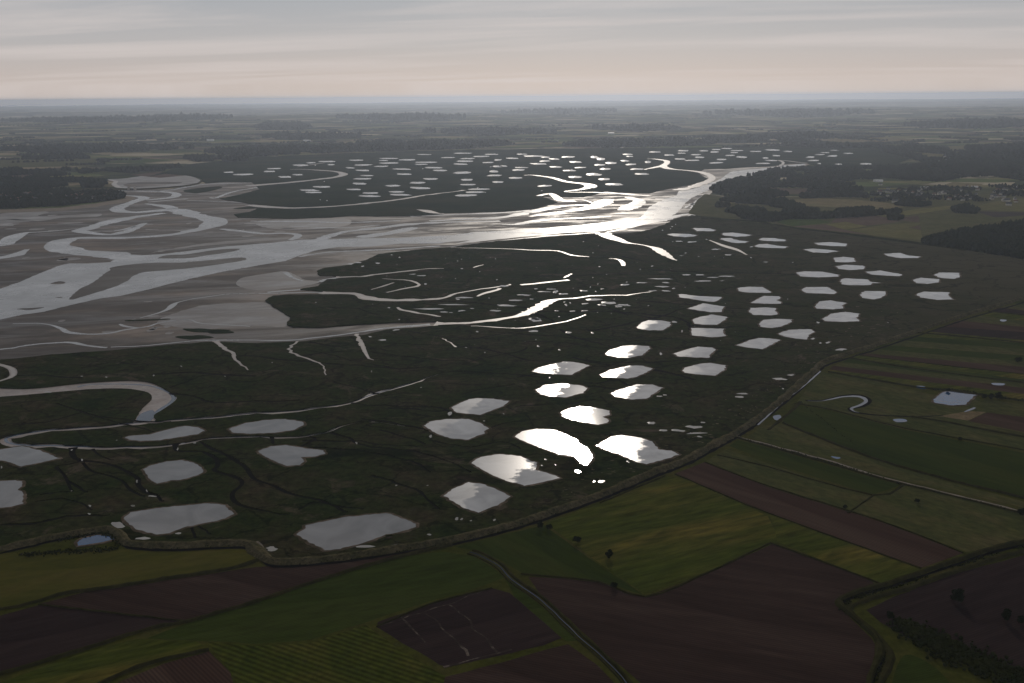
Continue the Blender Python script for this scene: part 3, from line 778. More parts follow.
# silvery wet mud
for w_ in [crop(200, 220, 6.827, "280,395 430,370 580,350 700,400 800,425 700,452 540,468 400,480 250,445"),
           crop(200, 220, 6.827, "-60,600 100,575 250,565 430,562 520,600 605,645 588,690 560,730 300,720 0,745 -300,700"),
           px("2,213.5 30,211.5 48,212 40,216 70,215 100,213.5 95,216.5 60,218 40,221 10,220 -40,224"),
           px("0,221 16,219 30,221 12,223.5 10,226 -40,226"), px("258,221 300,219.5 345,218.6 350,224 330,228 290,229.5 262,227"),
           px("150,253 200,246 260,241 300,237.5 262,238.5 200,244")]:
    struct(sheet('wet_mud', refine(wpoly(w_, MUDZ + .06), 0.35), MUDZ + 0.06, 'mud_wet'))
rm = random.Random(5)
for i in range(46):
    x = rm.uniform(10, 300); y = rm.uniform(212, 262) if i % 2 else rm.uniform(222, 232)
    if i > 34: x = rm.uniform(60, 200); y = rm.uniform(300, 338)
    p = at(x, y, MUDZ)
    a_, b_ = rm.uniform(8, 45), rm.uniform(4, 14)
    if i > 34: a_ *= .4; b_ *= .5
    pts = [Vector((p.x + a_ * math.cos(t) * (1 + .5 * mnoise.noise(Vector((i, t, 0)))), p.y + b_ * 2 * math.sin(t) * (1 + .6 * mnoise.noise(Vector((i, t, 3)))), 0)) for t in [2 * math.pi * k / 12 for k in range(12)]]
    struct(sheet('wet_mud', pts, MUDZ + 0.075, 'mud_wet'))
# beach below the wooded town
struct(sheet('beach', refine(wpoly(px("-200,216 0,212.5 60,210.5 95,206.5 128,201.5 136,197.5 131,195.8 123,196 126,198 95,203 60,207.3 0,209 -200,212"), 0, False), 0.15), -1.9, 'sand'))
# oval basin west of the far marsh
struct(sheet('tidal_basin', refine(wpoly(crop(100, 160, 6.827, "45,130 150,125 300,105 420,93 540,97 640,115 690,137 670,158 500,178 300,190 180,190 110,185 88,165 108,145"), 0), 0.1), -1.95, 'mud_wet'))
struct(strip('creek_water', C6(100, 160, "60,135,25 110,145,20 95,165,24 130,185,24 180,188,16"), -1.85, 'rill'))
struct(sheet('mudflat', refine(wpoly(crop(100, 160, 6.827, "160,165 250,150 420,145 560,150 480,165 300,178 200,182"), 0), 0.2), -1.84, 'mud'))
struct(strip('creek_water', C6(0, 160, "520,225,20 600,222,34 700,222,30 850,215,24 1024,215,20"), -1.8, 'rill'))
struct(ridge('embankment', C6(100, 160, "-100,200,16 100,202,16 220,204,16 400,195,16 560,182,16 660,165,16 690,145,16"), -2.0, 'dike', h=6))
struct(ridge('embankment', C6(0, 160, "330,200,14 640,205,14 880,205,14"), -2.0, 'dike', h=5))

# ---- polder land behind the dike
PZ = -1.2
pol = [(x, y) for x, y in dike_px] + [(1700, 300), (1700, 1100), (-900, 1100), (-900, 640)]
struct(sheet('polder', refine(wpoly(pol, PZ, False), 0.0), PZ, 'polder'))
struct(ridge('dike', [(x, y, 17) for x, y in dike_px], -1.3, 'dike', h=4.0, top=0.22, k=2, jit=0.12, hn=0.15, bumps=0.35))
struct(strip('ditch', [(x + 1, y + 3.2 + (1.2 if x > 100 else 0), 5.5) for x, y in dike_px[2:]], PZ + 0.35, 'mud_shade', k=2, jit=0.15))  # added near-black strip: shade of the dike's inner side put into colour
struct(strip('track', [(x, y - 1.4, 2.0) for x, y in dike_px[20:]], 0.02, 'track', k=2, jit=0.1))
struct(strip('track', C4(256, 460, "0,250,3 15,262,3 30,290,3 50,305,3 100,306,3", 3.0625), 0.03, 'track'))

fields = [
 ('gold2', "-60,553 0,553 75,551.5 176,546.5 241,545.5 251,551 257,558 228,568 163,577.5 114,586 65,592 20,605 -60,616"),
 ('plough', "39,604 85,592 163,581 256,567 290,565 338,561 425,549 400,556 330,575 256,601 187,621 100,611"),
 ('plough2', "-60,632 39,605 100,612 184,621.5 150,629 70,654 -60,692"),
 ('gold', "-20,690 82,653 137,639 196,641 209,649 147,664 98,684 40,705 -40,705"),
 ('green', "147,638.5 188,623 256,602 330,577.5 400,557.5 440,551.5 475,556 506,577 470,590 430,601 370,621 310,640 256,644 205,641"),
 ('rows', "207,642 256,646 310,643 366,625 400,650 445,676 470,705 250,705 228,668"),
 ('plough3', "100,690 163,664 209,651 230,672 240,710 90,710"),
 ('plough2', "377,627 378,622 430,604 492,588 510,593 562,638 545,645 450,667 440,665"),
 ('plough', "440,700 445,677 470,671 568,644 596,664 640,710"),
 ('green', "505,579 515,582 530,597 575,634 580,641 566,641 515,597"),
 ('plough', "528,577 560,578 600,582.5 645,597 700,576 770,543.5 860,575 876,584 842,600.5 836,605 872,638 878,652 866,705 668,705 604,652 570,620 545,600"),
 ('gold', "546,523 600,502 665,476 690,480 768,516 780,541 720,567 645,594 595,560"),
 ('green_dark', "455,547 544,525 592,560 644,595 610,584 560,577 524,574 500,560 478,551"),
 ('plough3', "675,473.5 705,462 768,487 882,522 963,553 921,568 768,513"),
 ('gold', "770,514 921,569 881,584 778,542"),
 ('green_dark', "729,446 738,440 768,448 872,478 900,485 873,495 800,472"),
 ('olive', "706,461 726,449 800,474 872,496.5 905,486 1040,516 1100,530 1040,543 966,552 882,521 768,485.5"),
 ('green_dark', "784,418 794,404.5 830,411 908,430.5 1040,456 1200,488 1200,545 950,480 868,456 783,423"),
 ('olive', "748,437 762,425.5 783,424.5 868,458 950,482 1060,511 1060,516 898,479 860,469"),
 ('olive', "797,402 820,371.5 860,378 930,394 1040,405 1200,425 1200,482 1040,452 908,428 830,408.5"),
 ('plough3', "968,421 987,412.5 1040,419 1100,428 1100,446 1040,435"),
 ('stubble', "940,416 968,420.6 986,412 968,411"),
 ('plough2', "866,610 900,594 960,572 1040,551 1200,515 1200,760 1040,700 960,660 905,636 880,622"),
 ('green_dark', "1012,545 1040,538 1120,520 1120,532 1040,549 1012,549"),
]
strips_ = [((230, 290), (1024, 402), 'gold'), ((245, 278), (1024, 376), 'plough3'), ((262, 263), (1024, 352), 'olive'), ((300, 248), (1024, 334), 'green_dark'), ((325, 232), (1024, 318), 'gold'), ((352, 220), (1024, 296), 'plough3'),
           ((378, 212), (1024, 268), 'olive'), ((420, 196), (1024, 246), 'green'), ((470, 180), (1024, 222), 'olive'), ((520, 160), (1024, 196), 'green_dark'), ((572, 146), (1024, 172), 'gold'), ((640, 126), (1024, 160), 'plough2'),
           ((700, 106), (1024, 128), 'plough3'), ((760, 82), (1024, 108), 'olive'), ((830, 62), (1024, 84), 'gold'), ((880, 46), (1024, 62), 'plough2'), ((930, 30), (1024, 42), 'olive'), ((985, 12), (1024, 20), 'green_dark'), ((1040, -8), (1100, -6), 'gold')]
def C4p(a): return (768 + a[0] / 4, 300 + a[1] / 4)
for i in range(len(strips_) - 1):
    a, b, mt = strips_[i]; c, d, _ = strips_[i + 1]
    A, B, C_, D = C4p(a), C4p(b), C4p(c), C4p(d)
    def ext(p, q, f=1.9): return (p[0] + (q[0] - p[0]) * f, p[1] + (q[1] - p[1]) * f)
    fields.append((mt, ' '.join('%.2f,%.2f' % t for t in (A, B, ext(A, B), ext(C_, D), D, C_))))
zf = PZ + 0.05
for i, (mt, t) in enumerate(fields):
    zf += 0.006
    struct(sheet('field', refine(wpoly(px(t), zf, False), 0.06, maxseg=9), zf, mt))

# field banks, ditches and tracks of the polder
banks = [
 P3("-60,617,6 20,606,6 65,593.5,6 114,587,6 163,579,6 228,569,6 258,560,6"),
 P3("-60,692,5 70,653.5,5 150,628.5,5 187,621.5,5 256,601.5,5 330,576.5,5 400,556.5,5 452,545,5"),
 P3("98,685,4 147,664,4 209,650,4"), P3("39,604.5,2 100,611.5,2 184,621,2"),
 P3("521,574,3 560,577.5,3 600,582,3 645,596.5,3 700,576,3 770,543,3"),
 P3("770,543,3 815,559,3 881,584,3"), P3("675,474,2.5 768,513,2.5 921,568.5,2.5"),
 P3("705,462,2.5 768,486,2.5 882,521.5,2.5 963,553,2.5"),
 P3("718,455,3 768,467,3 873,495,4 903,485,4"), P3("848,513,2.5 873,495.5,2.5"),
 P3("783,423,4 868,456.5,4 950,480.5,4 1040,502,4 1200,545,4"), P3("794,403.5,3 830,409.5,3 908,429,3 1040,453,3 1200,485,3"),
 P3("912,417,5 945,422,5 990,431,5 1040,440,5 1200,470,5"), 
 C4(768, 300, "240,288,4 400,316,4 600,350,4 720,362,5 850,380,5 1024,405,4 1200,430,4"),
 C4(768, 300, "325,232,5 500,262,5 700,290,5 1024,332,5 1300,370,5"),
 C4(768, 300, "600,132,4 750,145,5 1024,172,5 1300,200,5"), C4(768, 300, "352,220,3 700,262,3 1024,297,3"),
 C4(768, 300, "880,46,4 1024,62,4 1200,80,4"),
 P3("377,627,2 430,604,2 492,588,2"),
 P3("600,503,2 665,476,2"),
]
for b_ in banks:
    struct(ridge('grass_bank', b_, PZ + 0.1, 'verge', h=1.1 if b_[0][2] < 3.5 else 2.0, top=0.3, jit=0.12, bumps=0.5))
# the ditch with pale water
dl = P3("470,552,2 482,556,2 500,567,2 512,580,2.2 530,592,2.4 548,606,2.4 572,630,2.6 590,646,2.4 612,666,2.4 640,700,2.4")
struct(strip('ditch', [(a, b, 2.0) for a, b, w in dl], PZ + 0.40, 'mud_shade', jit=0.1))
struct(strip('ditch', [(a, b, 0.55) for a, b, w in dl], PZ + 0.45, 'ditch', jit=0.2))
struct(ridge('grass_bank', [(a + 3.2, b - 1.6, 4) for a, b, w in dl], PZ + 0.1, 'verge', h=1.2, jit=0.1, bumps=0.4))
struct(ridge('grass_bank', [(a - 2.4, b + 1.8, 2.6) for a, b, w in dl], PZ + 0.1, 'verge', h=0.8, jit=0.1, bumps=0.4))
d2 = P3("1200,505,10 1100,528,10 1024,545,10 990,553,10 960,563,10 925,575,10 895,585,10 862,594,10 845,601,10 841,606,10 851,615,10 868,630,9 880,645,9 882,658,9 872,680,9 868,715,9")
struct(strip('ditch', [(a, b, 4) for a, b, w in d2], PZ + 0.4, 'mud_shade', jit=0.1))
struct(ridge('grass_bank', [(a - 2, b - 3.0, 7) for a, b, w in d2], PZ + 0.1, 'verge', h=2.6, jit=0.15, bumps=0.4))
struct(ridge('grass_bank', [(a + 8, b + 4.5, 7) for a, b, w in d2], PZ + 0.1, 'verge', h=2.2, jit=0.15, bumps=0.5))
struct(ridge('grass_bank', P3("768,430,6 790,412,6 800,402,6"), PZ, 'verge', h=1.2))
# access track, ditch water along the dike and the meander in the pasture
struct(strip('ditch', C4(768, 300, "785,448,2 805,440,5 828,430,4"), PZ + 0.5, 'ditch', jit=0.1))
struct(strip('creek_bed', C4(768, 300, "150,401,5 210,402,6 260,393,8 300,384,10 365,383,11 400,403,8 375,424,7 330,434,7 350,449,5 450,461,4 600,466,4 700,461,3"), PZ + 0.45, 'mud_shade', jit=0.1))
struct(strip('track', P3("737,436,3.5 768,444.5,3.5 827,460,3.5 860,470.5,3.5 898,481,3.5 960,496,3.5 1040,516,3.5 1200,556,3.5"), PZ + 0.6, 'track', jit=0.3))
struct(ridge('grass_bank', P3("737,438,3 768,446.5,3 860,472.5,3 898,483,3 960,498,3 1040,518,3 1200,558,3"), PZ + 0.1, 'verge', h=1.6, bumps=0.6))
struct(strip('ditch', C4(768, 300, "-40,500,2.5 0,462,2.8 60,405,2.8 100,375,2.8 160,330,2.5 210,285,2.5"), PZ + 0.5, 'ditch', jit=0.1))
struct(strip('ditch', C4(768, 300, "160,403,.8 210,404,1.2 260,395,5 300,387,6 365,386,7 392,403,4 370,420,4 335,433,4 345,445,2 365,450,.8"), PZ + 0.5, 'ditch', jit=0.1))
for q in ["500,478 520,475 548,477 556,486 520,489 505,484", "585,344 625,345 632,356 600,352", "895,332 945,334 940,341 905,340", "930,78 955,80 945,86 930,84", "20,465 48,460 52,478 30,480", "250,625 290,630 275,636"]:
    p_ = wpoly(crop(768, 300, 4, q), PZ + 0.5)
    o = sheet('puddle', p_, PZ + 0.52, 'blue')
    struct(o)
rw = random.Random(8)
wr = []
for i in range(240):
    x = rw.uniform(560, 900); k = np.interp(x, [p[0] for p in dike_px], [p[1] for p in dike_px]); y = k - 5 - abs(rw.gauss(0, 13)) - rw.uniform(0, 8)
    wr.append((x, y, rw.uniform(.8, 4.5), rw.uniform(.3, .8)))
VV_, FF_ = [], []
for x, y, w_, h_ in wr:
    b0 = len(VV_); c_ = at(x, y, 0.06)
    for k in range(9):
        th = 2 * math.pi * k / 9; r = 1 + rw.uniform(-.4, .3)
        q_ = at(x + math.cos(th) * r * w_ / 2, y + math.sin(th) * r * h_ / 2, 0.06); VV_.append(tuple(q_))
    VV_.append((c_.x, c_.y, 0.22))
    FF_ += [[b0 + k, b0 + (k + 1) % 9, b0 + 9] for k in range(9)]
struct(link('tide_wrack', VV_, FF_, 'bank'), 'stuff')
# pale drain lines across the ploughed field
for q in ["440,480,1.5 470,510,1.2 520,560,.8", "520,465,1 600,540,1 650,600,1.4", "590,440,1 680,520,1 740,590,1.4", "380,510,1.5 470,478,1 590,440,1 700,398,1.2", "580,630,1.4 690,603,1 784,580,1.2"]:
    struct(strip('track', [(a, b, w * 1.6) for a, b, w in C4(256, 460, q, 3.0625)], PZ + 0.3, 'drain', jit=0.8))

# ---- fields of the far side on the right
far_fields = [
 ('olive', "697,200 705,194 735,196.5 729,204 742,211 725,218 692,215 708,217 741,222 768,223"),
 ('olive', "690,214 700,214.5 741,221 768,222.5 805,229.5 868,237 920,243.8 925,240 960,231 1030,220 1150,205 1150,190 1000,190 900,196 780,197 720,205"),
]
ff = [("green", "20,275 170,265 250,290 100,305 40,290"), ("plough3", "280,270 430,262 540,285 400,303 300,290 250,290"), ("gold2", "230,298 310,287 395,305 310,318"),
      ("gold2", "430,262 600,235 740,222 765,230 600,255 480,270"), ("plough", "480,275 720,250 960,285 1100,292 700,332 560,310 640,295 560,285"),
      ("gold", "320,320 470,300 560,292 640,290 560,312 700,335 620,362 420,342"), ("plough3", "100,305 230,298 310,320 420,342 250,322"),
      ("gold", "800,230 960,195 1160,190 1160,250 870,240"), ("plough2", "830,245 1160,252 1160,285 900,268"), ("stubble", "60,200 200,193 350,198 480,212 550,228 430,238 300,230 120,222"),
      ("olive", "620,365 700,335 1024,300 1200,290 1200,250 900,270 720,250 600,255"), ("stubble", "690,145 740,128 860,135 850,148"), ("gold2", "440,152 560,150 555,156 442,158"), ("stubble", "940,168 1100,165 1100,178 950,178"),
      ("gold2", "310,175 390,172 405,180 330,180"), ("gold", "500,0 800,-20 830,10 700,35 640,30 560,10"), ("gold2", "820,30 900,45 1100,40 1100,55 900,55"), ("olive", "170,15 350,-10 640,28 560,45 300,60 150,50")]
zf = -2.5
for mt, t in ff[::-1] if False else [(a, b) for a, b in ff]:
    pass
ordered = [(mt, px(t)) for mt, t in far_fields[1:]] + [(mt, crop(768, 150, 4, t)) for mt, t in ff] + [('olive', px("697,200 705,194 735,196.5 729,204 742,211 725,218 700,216 688,213.5"))]
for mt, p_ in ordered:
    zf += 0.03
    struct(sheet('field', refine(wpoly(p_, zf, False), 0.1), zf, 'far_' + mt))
struct(strip('track', P3("704,194.2,14 716,195,20 731,197.5,14"), zf + .1, 'sand'))
struct(ridge('grass_bank', C6(760, 140, "-400,540,12 0,560,18 60,575,18 250,608,18 420,625,16 550,640,16 800,672,16 1024,700,16 1400,760,16"), -2.4, 'scrub', h=5, bumps=0.5))

# left and central far country: traced fields
lf = [("green", "95,160 140,158.5 178,160 140,163 98,163.5"), ("olive", "0,160 60,156 120,160 90,166 0,168"), ("plough3", "130,175 160,172 200,174 160,178 "), ("gold2", "70,168 80,167 100,169 90,170"),
      ("stubble", "225,148 275,147 300,149 260,151"), ("gold2", "200,150 240,149 250,153 205,153"), ("stubble", "300,157 340,156 350,158 300,159"), ("gold2", "380,146 420,144 470,146 400,149"),
      ("gold", "590,136 660,133 700,137 640,141"), ("stubble", "820,118 870,116 900,119 850,121"), ("olive", "560,120 640,117 700,121 600,125"), ("plough", "380,125 450,123 500,127 400,131"),
      ("stubble", "780,138 870,137 930,140 850,143"), ("gold2", "150,134 200,132 240,134 180,137"), ("stubble", "340,112 400,110 450,112 380,115")]
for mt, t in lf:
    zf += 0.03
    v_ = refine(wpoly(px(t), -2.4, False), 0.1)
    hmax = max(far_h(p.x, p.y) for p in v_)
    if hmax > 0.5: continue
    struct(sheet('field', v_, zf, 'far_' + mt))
print('terrain done')

# ------------------------------------------------------------------ woods and trees
def ico(sub=1):
    bm = bmesh.new(); bmesh.ops.create_icosphere(bm, subdivisions=sub, radius=1)
    v = np.array([q.co[:] for q in bm.verts]); f = np.array([[q.index for q in p.verts] for p in bm.faces]); bm.free()
    return v, f
ICO1 = ico(1); ICO2 = ico(2)

def np_mesh(name, V, F, material, loc=(0, 0, 0)):
    me = bpy.data.meshes.new(name)
    me.vertices.add(len(V)); me.vertices.foreach_set('co', V.astype(np.float32).ravel())
    k = F.shape[1]
    me.loops.add(F.size); me.loops.foreach_set('vertex_index', F.astype(np.int32).ravel())
    me.polygons.add(len(F)); me.polygons.foreach_set('loop_start', np.arange(0, F.size, k, dtype=np.int32)); me.polygons.foreach_set('loop_total', np.full(len(F), k, dtype=np.int32))
    me.materials.append(M[material]); me.update(calc_edges=True); me.validate()
    o = bpy.data.objects.new(name, me); o.location = loc; COL.objects.link(o)
    return o


nprng = np.random.default_rng(3)
def wood(name, pxpts, count, size=(5, 9), z=-2.5, material='leaf_wood', holes=0.0, edge=0.0, rag=0.25, squash=1.0):
    poly = refine(wpoly(pxpts, z, False), rag)
    P = np.array([[p.x, p.y] for p in poly])
    lo, hi = P.min(0), P.max(0)
    xs = np.zeros(0); ys = np.zeros(0); tries = 0
    while len(xs) < count and tries < 60:
        a = nprng.uniform(lo[0], hi[0], count * 2); b = nprng.uniform(lo[1], hi[1], count * 2)
        k = pip(P, a, b); a, b = a[k], b[k]
        if holes > 0:
            h = np.array([mnoise.noise(Vector((p / 160, q / 160, 4.2))) for p, q in zip(a, b)]); k = h > holes - 0.5
            a, b = a[k], b[k]
        xs = np.concatenate([xs, a]); ys = np.concatenate([ys, b]); tries += 1
    xs, ys = xs[:count], ys[:count]; n = len(xs)
    v, f = ICO1
    s = nprng.uniform(size[0], size[1], n); hh = s * nprng.uniform(0.9, 1.5, n) * squash
    big = np.array([mnoise.noise(Vector((p / 300, q / 300, 1.2))) for p, q in zip(xs, ys)])
    hh = hh * (1 + 0.35 * big)
    zz = np.array([far_h(p, q) for p, q in zip(xs, ys)]) + z + hh * 0.75
    V = v[None] * np.stack([s, s, hh], 1)[:, None, :] * nprng.uniform(0.72, 1.2, (n, len(v), 1))
    V += np.stack([xs, ys, zz], 1)[:, None, :]
    F = f[None] + (np.arange(n) * len(v))[:, None, None]
    o = np_mesh(name, V.reshape(-1, 3), F.reshape(-1, 3), material)
    o['kind'] = 'stuff'
    return o

def line_wood(name, pts, count, size, z=-2.5, material='leaf_wood', spread=1.0):
    line = polyline_world(pts, z, 3, 0.2)
    P = np.array([[p.x, p.y, w] for p, w in line])
    seg = np.hypot(np.diff(P[:, 0]), np.diff(P[:, 1])); cum = np.concatenate([[0], np.cumsum(seg)])
    t = nprng.uniform(0, cum[-1], count)
    k = np.array([mnoise.noise(Vector((q / 60, 2.2, 7.1))) for q in t]); t = t[k > -0.25]
    xs = np.interp(t, cum, P[:, 0]); ys = np.interp(t, cum, P[:, 1]); w = np.interp(t, cum, P[:, 2])
    xs = xs + nprng.normal(0, 0.35, len(t)) * w * spread; ys = ys + nprng.normal(0, 0.35, len(t)) * w * spread
    n = len(xs); v, f = ICO1
    s = nprng.uniform(size[0], size[1], n); hh = s * nprng.uniform(0.8, 1.4, n)
    zz = z + hh * 0.7
    V = v[None] * np.stack([s, s, hh], 1)[:, None, :] * nprng.uniform(0.7, 1.25, (n, len(v), 1))
    V += np.stack([xs, ys, zz], 1)[:, None, :]
    F = f[None] + (np.arange(n) * len(v))[:, None, None]
    o = np_mesh(name, V.reshape(-1, 3), F.reshape(-1, 3), material); o['kind'] = 'stuff'
    return o

wood('woodland', px("921,243.5 930,237.5 960,232.5 1000,227.5 1030,222.5 1150,208 1150,276 1024,259.5 968,251 925,245"), 5200, (6, 9.5))
wood('woodland', px("705,191.5 718,185 735,179.5 752,175.5 768,170.5 790,169 830,167.5 900,167 960,161 1030,159 1150,158 1150,180 1030,182 990,176 960,178 940,182 880,178 850,186 800,190 770,193 740,199 725,196 715,193"), 15000, (6, 9.5), holes=0.33)
wood('woodland', px("715,209 722,201 745,199 770,198 790,204 815,211 850,211 890,206 905,203 930,205 915,210 895,214 860,217 820,219 790,219 772,222 745,220 735,214 722,212"), 4200, (6, 10), holes=0.42)
wood('woodland', px("880,191 940,187 1000,186 1150,184 1150,200 1040,203 1000,206 960,203 920,201 880,202 860,199"), 1500, (4, 7), holes=0.5)
wood('woodland', px("760,193 860,190 880,197 830,197.5 780,199 764,198"), 1200, (7, 10), holes=0.45)
wood('woodland', px("951,209 965,206.5 980,210 974,214 955,213"), 260, (6, 9))
wood('woodland', px("888,217.5 896,216 903,219 897,221 889,220"), 110, (5, 8))
wood('woodland', px("930,160 960,154 990,149 1030,146 1150,144 1150,160 1030,161 960,163"), 3200, (9, 14))
wood('woodland', px("880,150 900,151 925,158 935,162 925,163 900,156 882,152"), 600, (8, 12))
# wooded town on the left shore
wood('woodland', px("-200,188 0,187.5 30,188 62,190 76,194.5 95,193.5 111,193.5 125,195.5 123,198.5 95,202.5 60,206 30,207.8 0,208.8 -200,212"), 5200, (8, 12), holes=0.1)
# belts of trees in the far country (px polygon, count, size)
for t, n_, s_ in [("200,153 260,149 350,146 440,142 520,144 470,149 400,151 330,153 250,157", 2300, (14, 22)),
                ("255,129 270,127 300,127 313,129.5 300,131 265,131", 500, (20, 30)),
                ("560,146 590,142 640,141 680,140 720,144 680,146.5 620,147.5", 1100, (14, 20)),
                ("700,140 760,137 820,135 840,138 780,141 720,143", 600, (16, 24)),
                ("0,150 60,148 130,146 200,149 120,153 40,154", 900, (14, 22)),
                ("20,158 80,157 90,159 30,160", 250, (12, 18)), ("180,158 250,160 250,161.5 200,162", 200, (12, 18)),
                ("0,123 80,121 180,120 235,122 180,125 60,126", 1100, (26, 40)), ("330,122 420,120 470,121 400,124", 600, (26, 40)),
                ("590,130 640,128.5 680,130 640,132.5", 400, (20, 30)), ("860,146 905,147 955,152 950,155 900,151", 450, (12, 18)),
                ("780,146 830,144 860,147 880,149 830,148.5", 350, (12, 18)), ("965,149 1040,143 1120,141 1120,152 1000,157 970,156", 1300, (14, 20)),
                ("500,114 560,113 620,114 560,116", 350, (35, 50)), ("700,117 800,115 880,116 800,119", 500, (30, 46)), ("900,127 1000,124 1060,126 980,130", 700, (24, 36)),
                ("100,171 150,168.5 190,167 180,170 130,173", 500, (10, 14)), ("0,172 60,170 100,172 60,176 0,178", 500, (10, 14)), ("0,180 50,179 110,182 100,188 40,187 0,187", 900, (9, 13)),
                ("420,133 500,131.5 560,133 500,135.5", 450, (18, 28)), ("260,138 330,136 360,138 300,140.5", 450, (18, 28))]:
    wood('woodland', px(t), n_, s_, holes=0.42)
# random small copses and hedges of the country beyond
cx, cy_, cn = [], [], 0
rr = random.Random(21)
V_, F_ = [], []
v1, f1 = ICO1
base = 0
for i in range(620):
    y_ = 104 + 62 * rr.random() ** 1.1
    x_ = rr.uniform(-60, 1084)
    c = at(x_, y_, 0)
    if 140 < x_ < 910 and y_ > 147: continue
    if x_ < 200 and y_ > 184: continue
    d = math.hypot(c.x, c.y); L_ = rr.uniform(60, 420) * (1 + d / 16000); ang = rr.choice([R(18), R(-70), R(23), R(5)]) + rr.uniform(-.1, .1)
    wdt = rr.uniform(4, 26) * (1 + d / 15000)
    sz = 6 + d / 1500
    n_ = int(min(60, max(8, L_ / sz * (1 + wdt / sz) * 0.5)))
    for k in range(n_):
        t = rr.uniform(-.5, .5) * L_; s_ = rr.gauss(0, wdt)
        x = c.x + math.cos(ang) * t - math.sin(ang) * s_; y = c.y + math.sin(ang) * t + math.cos(ang) * s_
        r_ = sz * rr.uniform(.7, 1.2); h_ = min(r_, 9) * rr.uniform(.9, 1.3)
        V_.append(v1 * np.array([r_, r_, h_]) * nprng.uniform(.75, 1.2, (len(v1), 1)) + np.array([x, y, far_h(x, y) - 2.5 + h_ * .7]))
        F_.append(f1 + base); base += len(v1)
o = np_mesh('hedgerows', np.concatenate(V_), np.concatenate(F_), 'leaf_wood'); o['kind'] = 'stuff'

# scrub on the polder
def scrub(name, pts, count, size, spread=1.0, material='scrub'):
    return line_wood(name, pts, count, size, z=PZ + 0.1, material=material, spread=spread)
scrub('scrub', P3("900,622,14 920,634,22 945,647,26 970,660,24 1000,672,24 1040,690,20"), 1500, (0.9, 2.0))
scrub('scrub', [(a + 3, b + 1, 5) for a, b, w in d2], 900, (0.4, 1.0))
scrub('scrub', P3("737,437,2 768,446,2 827,462,2 898,483,2 960,498,2 1040,518,2"), 420, (0.5, 1.1))
scrub('scrub', P3("934,390,10 960,391,10 1000,398,8 1060,405,4"), 220, (0.8, 1.7), spread=0.6)
scrub('scrub', P3("800,402,3 868,455,3"), 60, (0.4, 0.8))
scrub('scrub', P3("60,541,10 80,536,10 105,534,6 120,545,8 100,550,9 60,552,9 20,555,8"), 500, (0.5, 1.1))
scrub('scrub', [(a, b + 2, 6) for a, b in dike_px[4:20]], 260, (0.4, 1.0))
struct(sheet('field', wpoly(px("905,655 930,664 950,683 960,705 895,705 893,680"), PZ + .4), PZ + .42, 'green'))

# single trees
def leaf_cards(n, blobs, rng, size):
    V, F = [], []
    for i in range(n):
        b = blobs[rng.randrange(len(blobs))]
        while True:
            d = Vector((rng.uniform(-1, 1), rng.uniform(-1, 1), rng.uniform(-1, 1)))
            if 0.05 < d.length < 1: break
        d = d.normalized() * (0.45 + 0.6 * rng.random() ** 0.6)
        c = Vector((b[0] + d.x * b[3], b[1] + d.y * b[3], b[2] + d.z * b[4]))
        a = Vector((rng.gauss(0, 1), rng.gauss(0, 1), rng.gauss(0, .7))).normalized(); u = a.orthogonal().normalized(); w = a.cross(u)
        s = size * rng.uniform(.6, 1.3); k = len(V)
        V += [c + u * s, c + w * s * .7, c - u * s, c - w * s * .7]; F.append([k, k + 1, k + 2, k + 3])
    return V, F
def tube(V, F, pts, rad, seg=6):
    b = len(V)
    for i, (p, r) in enumerate(zip(pts, rad)):
        for k in range(seg):
            t = 2 * math.pi * k / seg; V.append((p[0] + r * math.cos(t), p[1] + r * math.sin(t), p[2]))
        if i:
            for k in range(seg):
                F.append([b + (i - 1) * seg + k, b + (i - 1) * seg + (k + 1) % seg, b + i * seg + (k + 1) % seg, b + i * seg + k])
def make_tree(name, h, w, seed, kind='round'):
    rng = random.Random(seed)
    root = empty(name, (0, 0, 0))
    V, F = [], []
    tube(V, F, [(0, 0, -.3), (0.05, 0, h * .2), (0.1, .05, h * .5), (0.05, 0, h * .8)], [h * .04, h * .03, h * .02, h * .008])
    for k in range(6):
        a = k * 1.05 + rng.random(); z0 = h * rng.uniform(.22, .5)
        tube(V, F, [(0.05, 0, z0), (math.cos(a) * w * .25, math.sin(a) * w * .25, z0 + h * .12), (math.cos(a) * w * .45, math.sin(a) * w * .45, z0 + h * .25)], [h * .015, h * .01, h * .004], 5)
    link('trunk', V, F, 'bark', root)
    blobs = []
    for k in range(13):
        a = rng.random() * 6.28; r = rng.random() ** .5 * w * (.34 if kind == 'round' else .2)
        z = h * rng.uniform(.22, .85); tp = 1 - abs(z / h - .5) * .9
        blobs.append((math.cos(a) * r * tp, math.sin(a) * r * tp, z, w * rng.uniform(.20, .32), h * rng.uniform(.12, .20)))
    V, F = leaf_cards(2600, blobs, rng, h * 0.045)
    link('crown', V, F, 'leaf', root)
    return root
protos = [make_tree('field_tree', 9, 7.5, 1), make_tree('field_tree', 7, 5, 2, 'tall'), make_tree('field_bush', 4.5, 5, 3)]
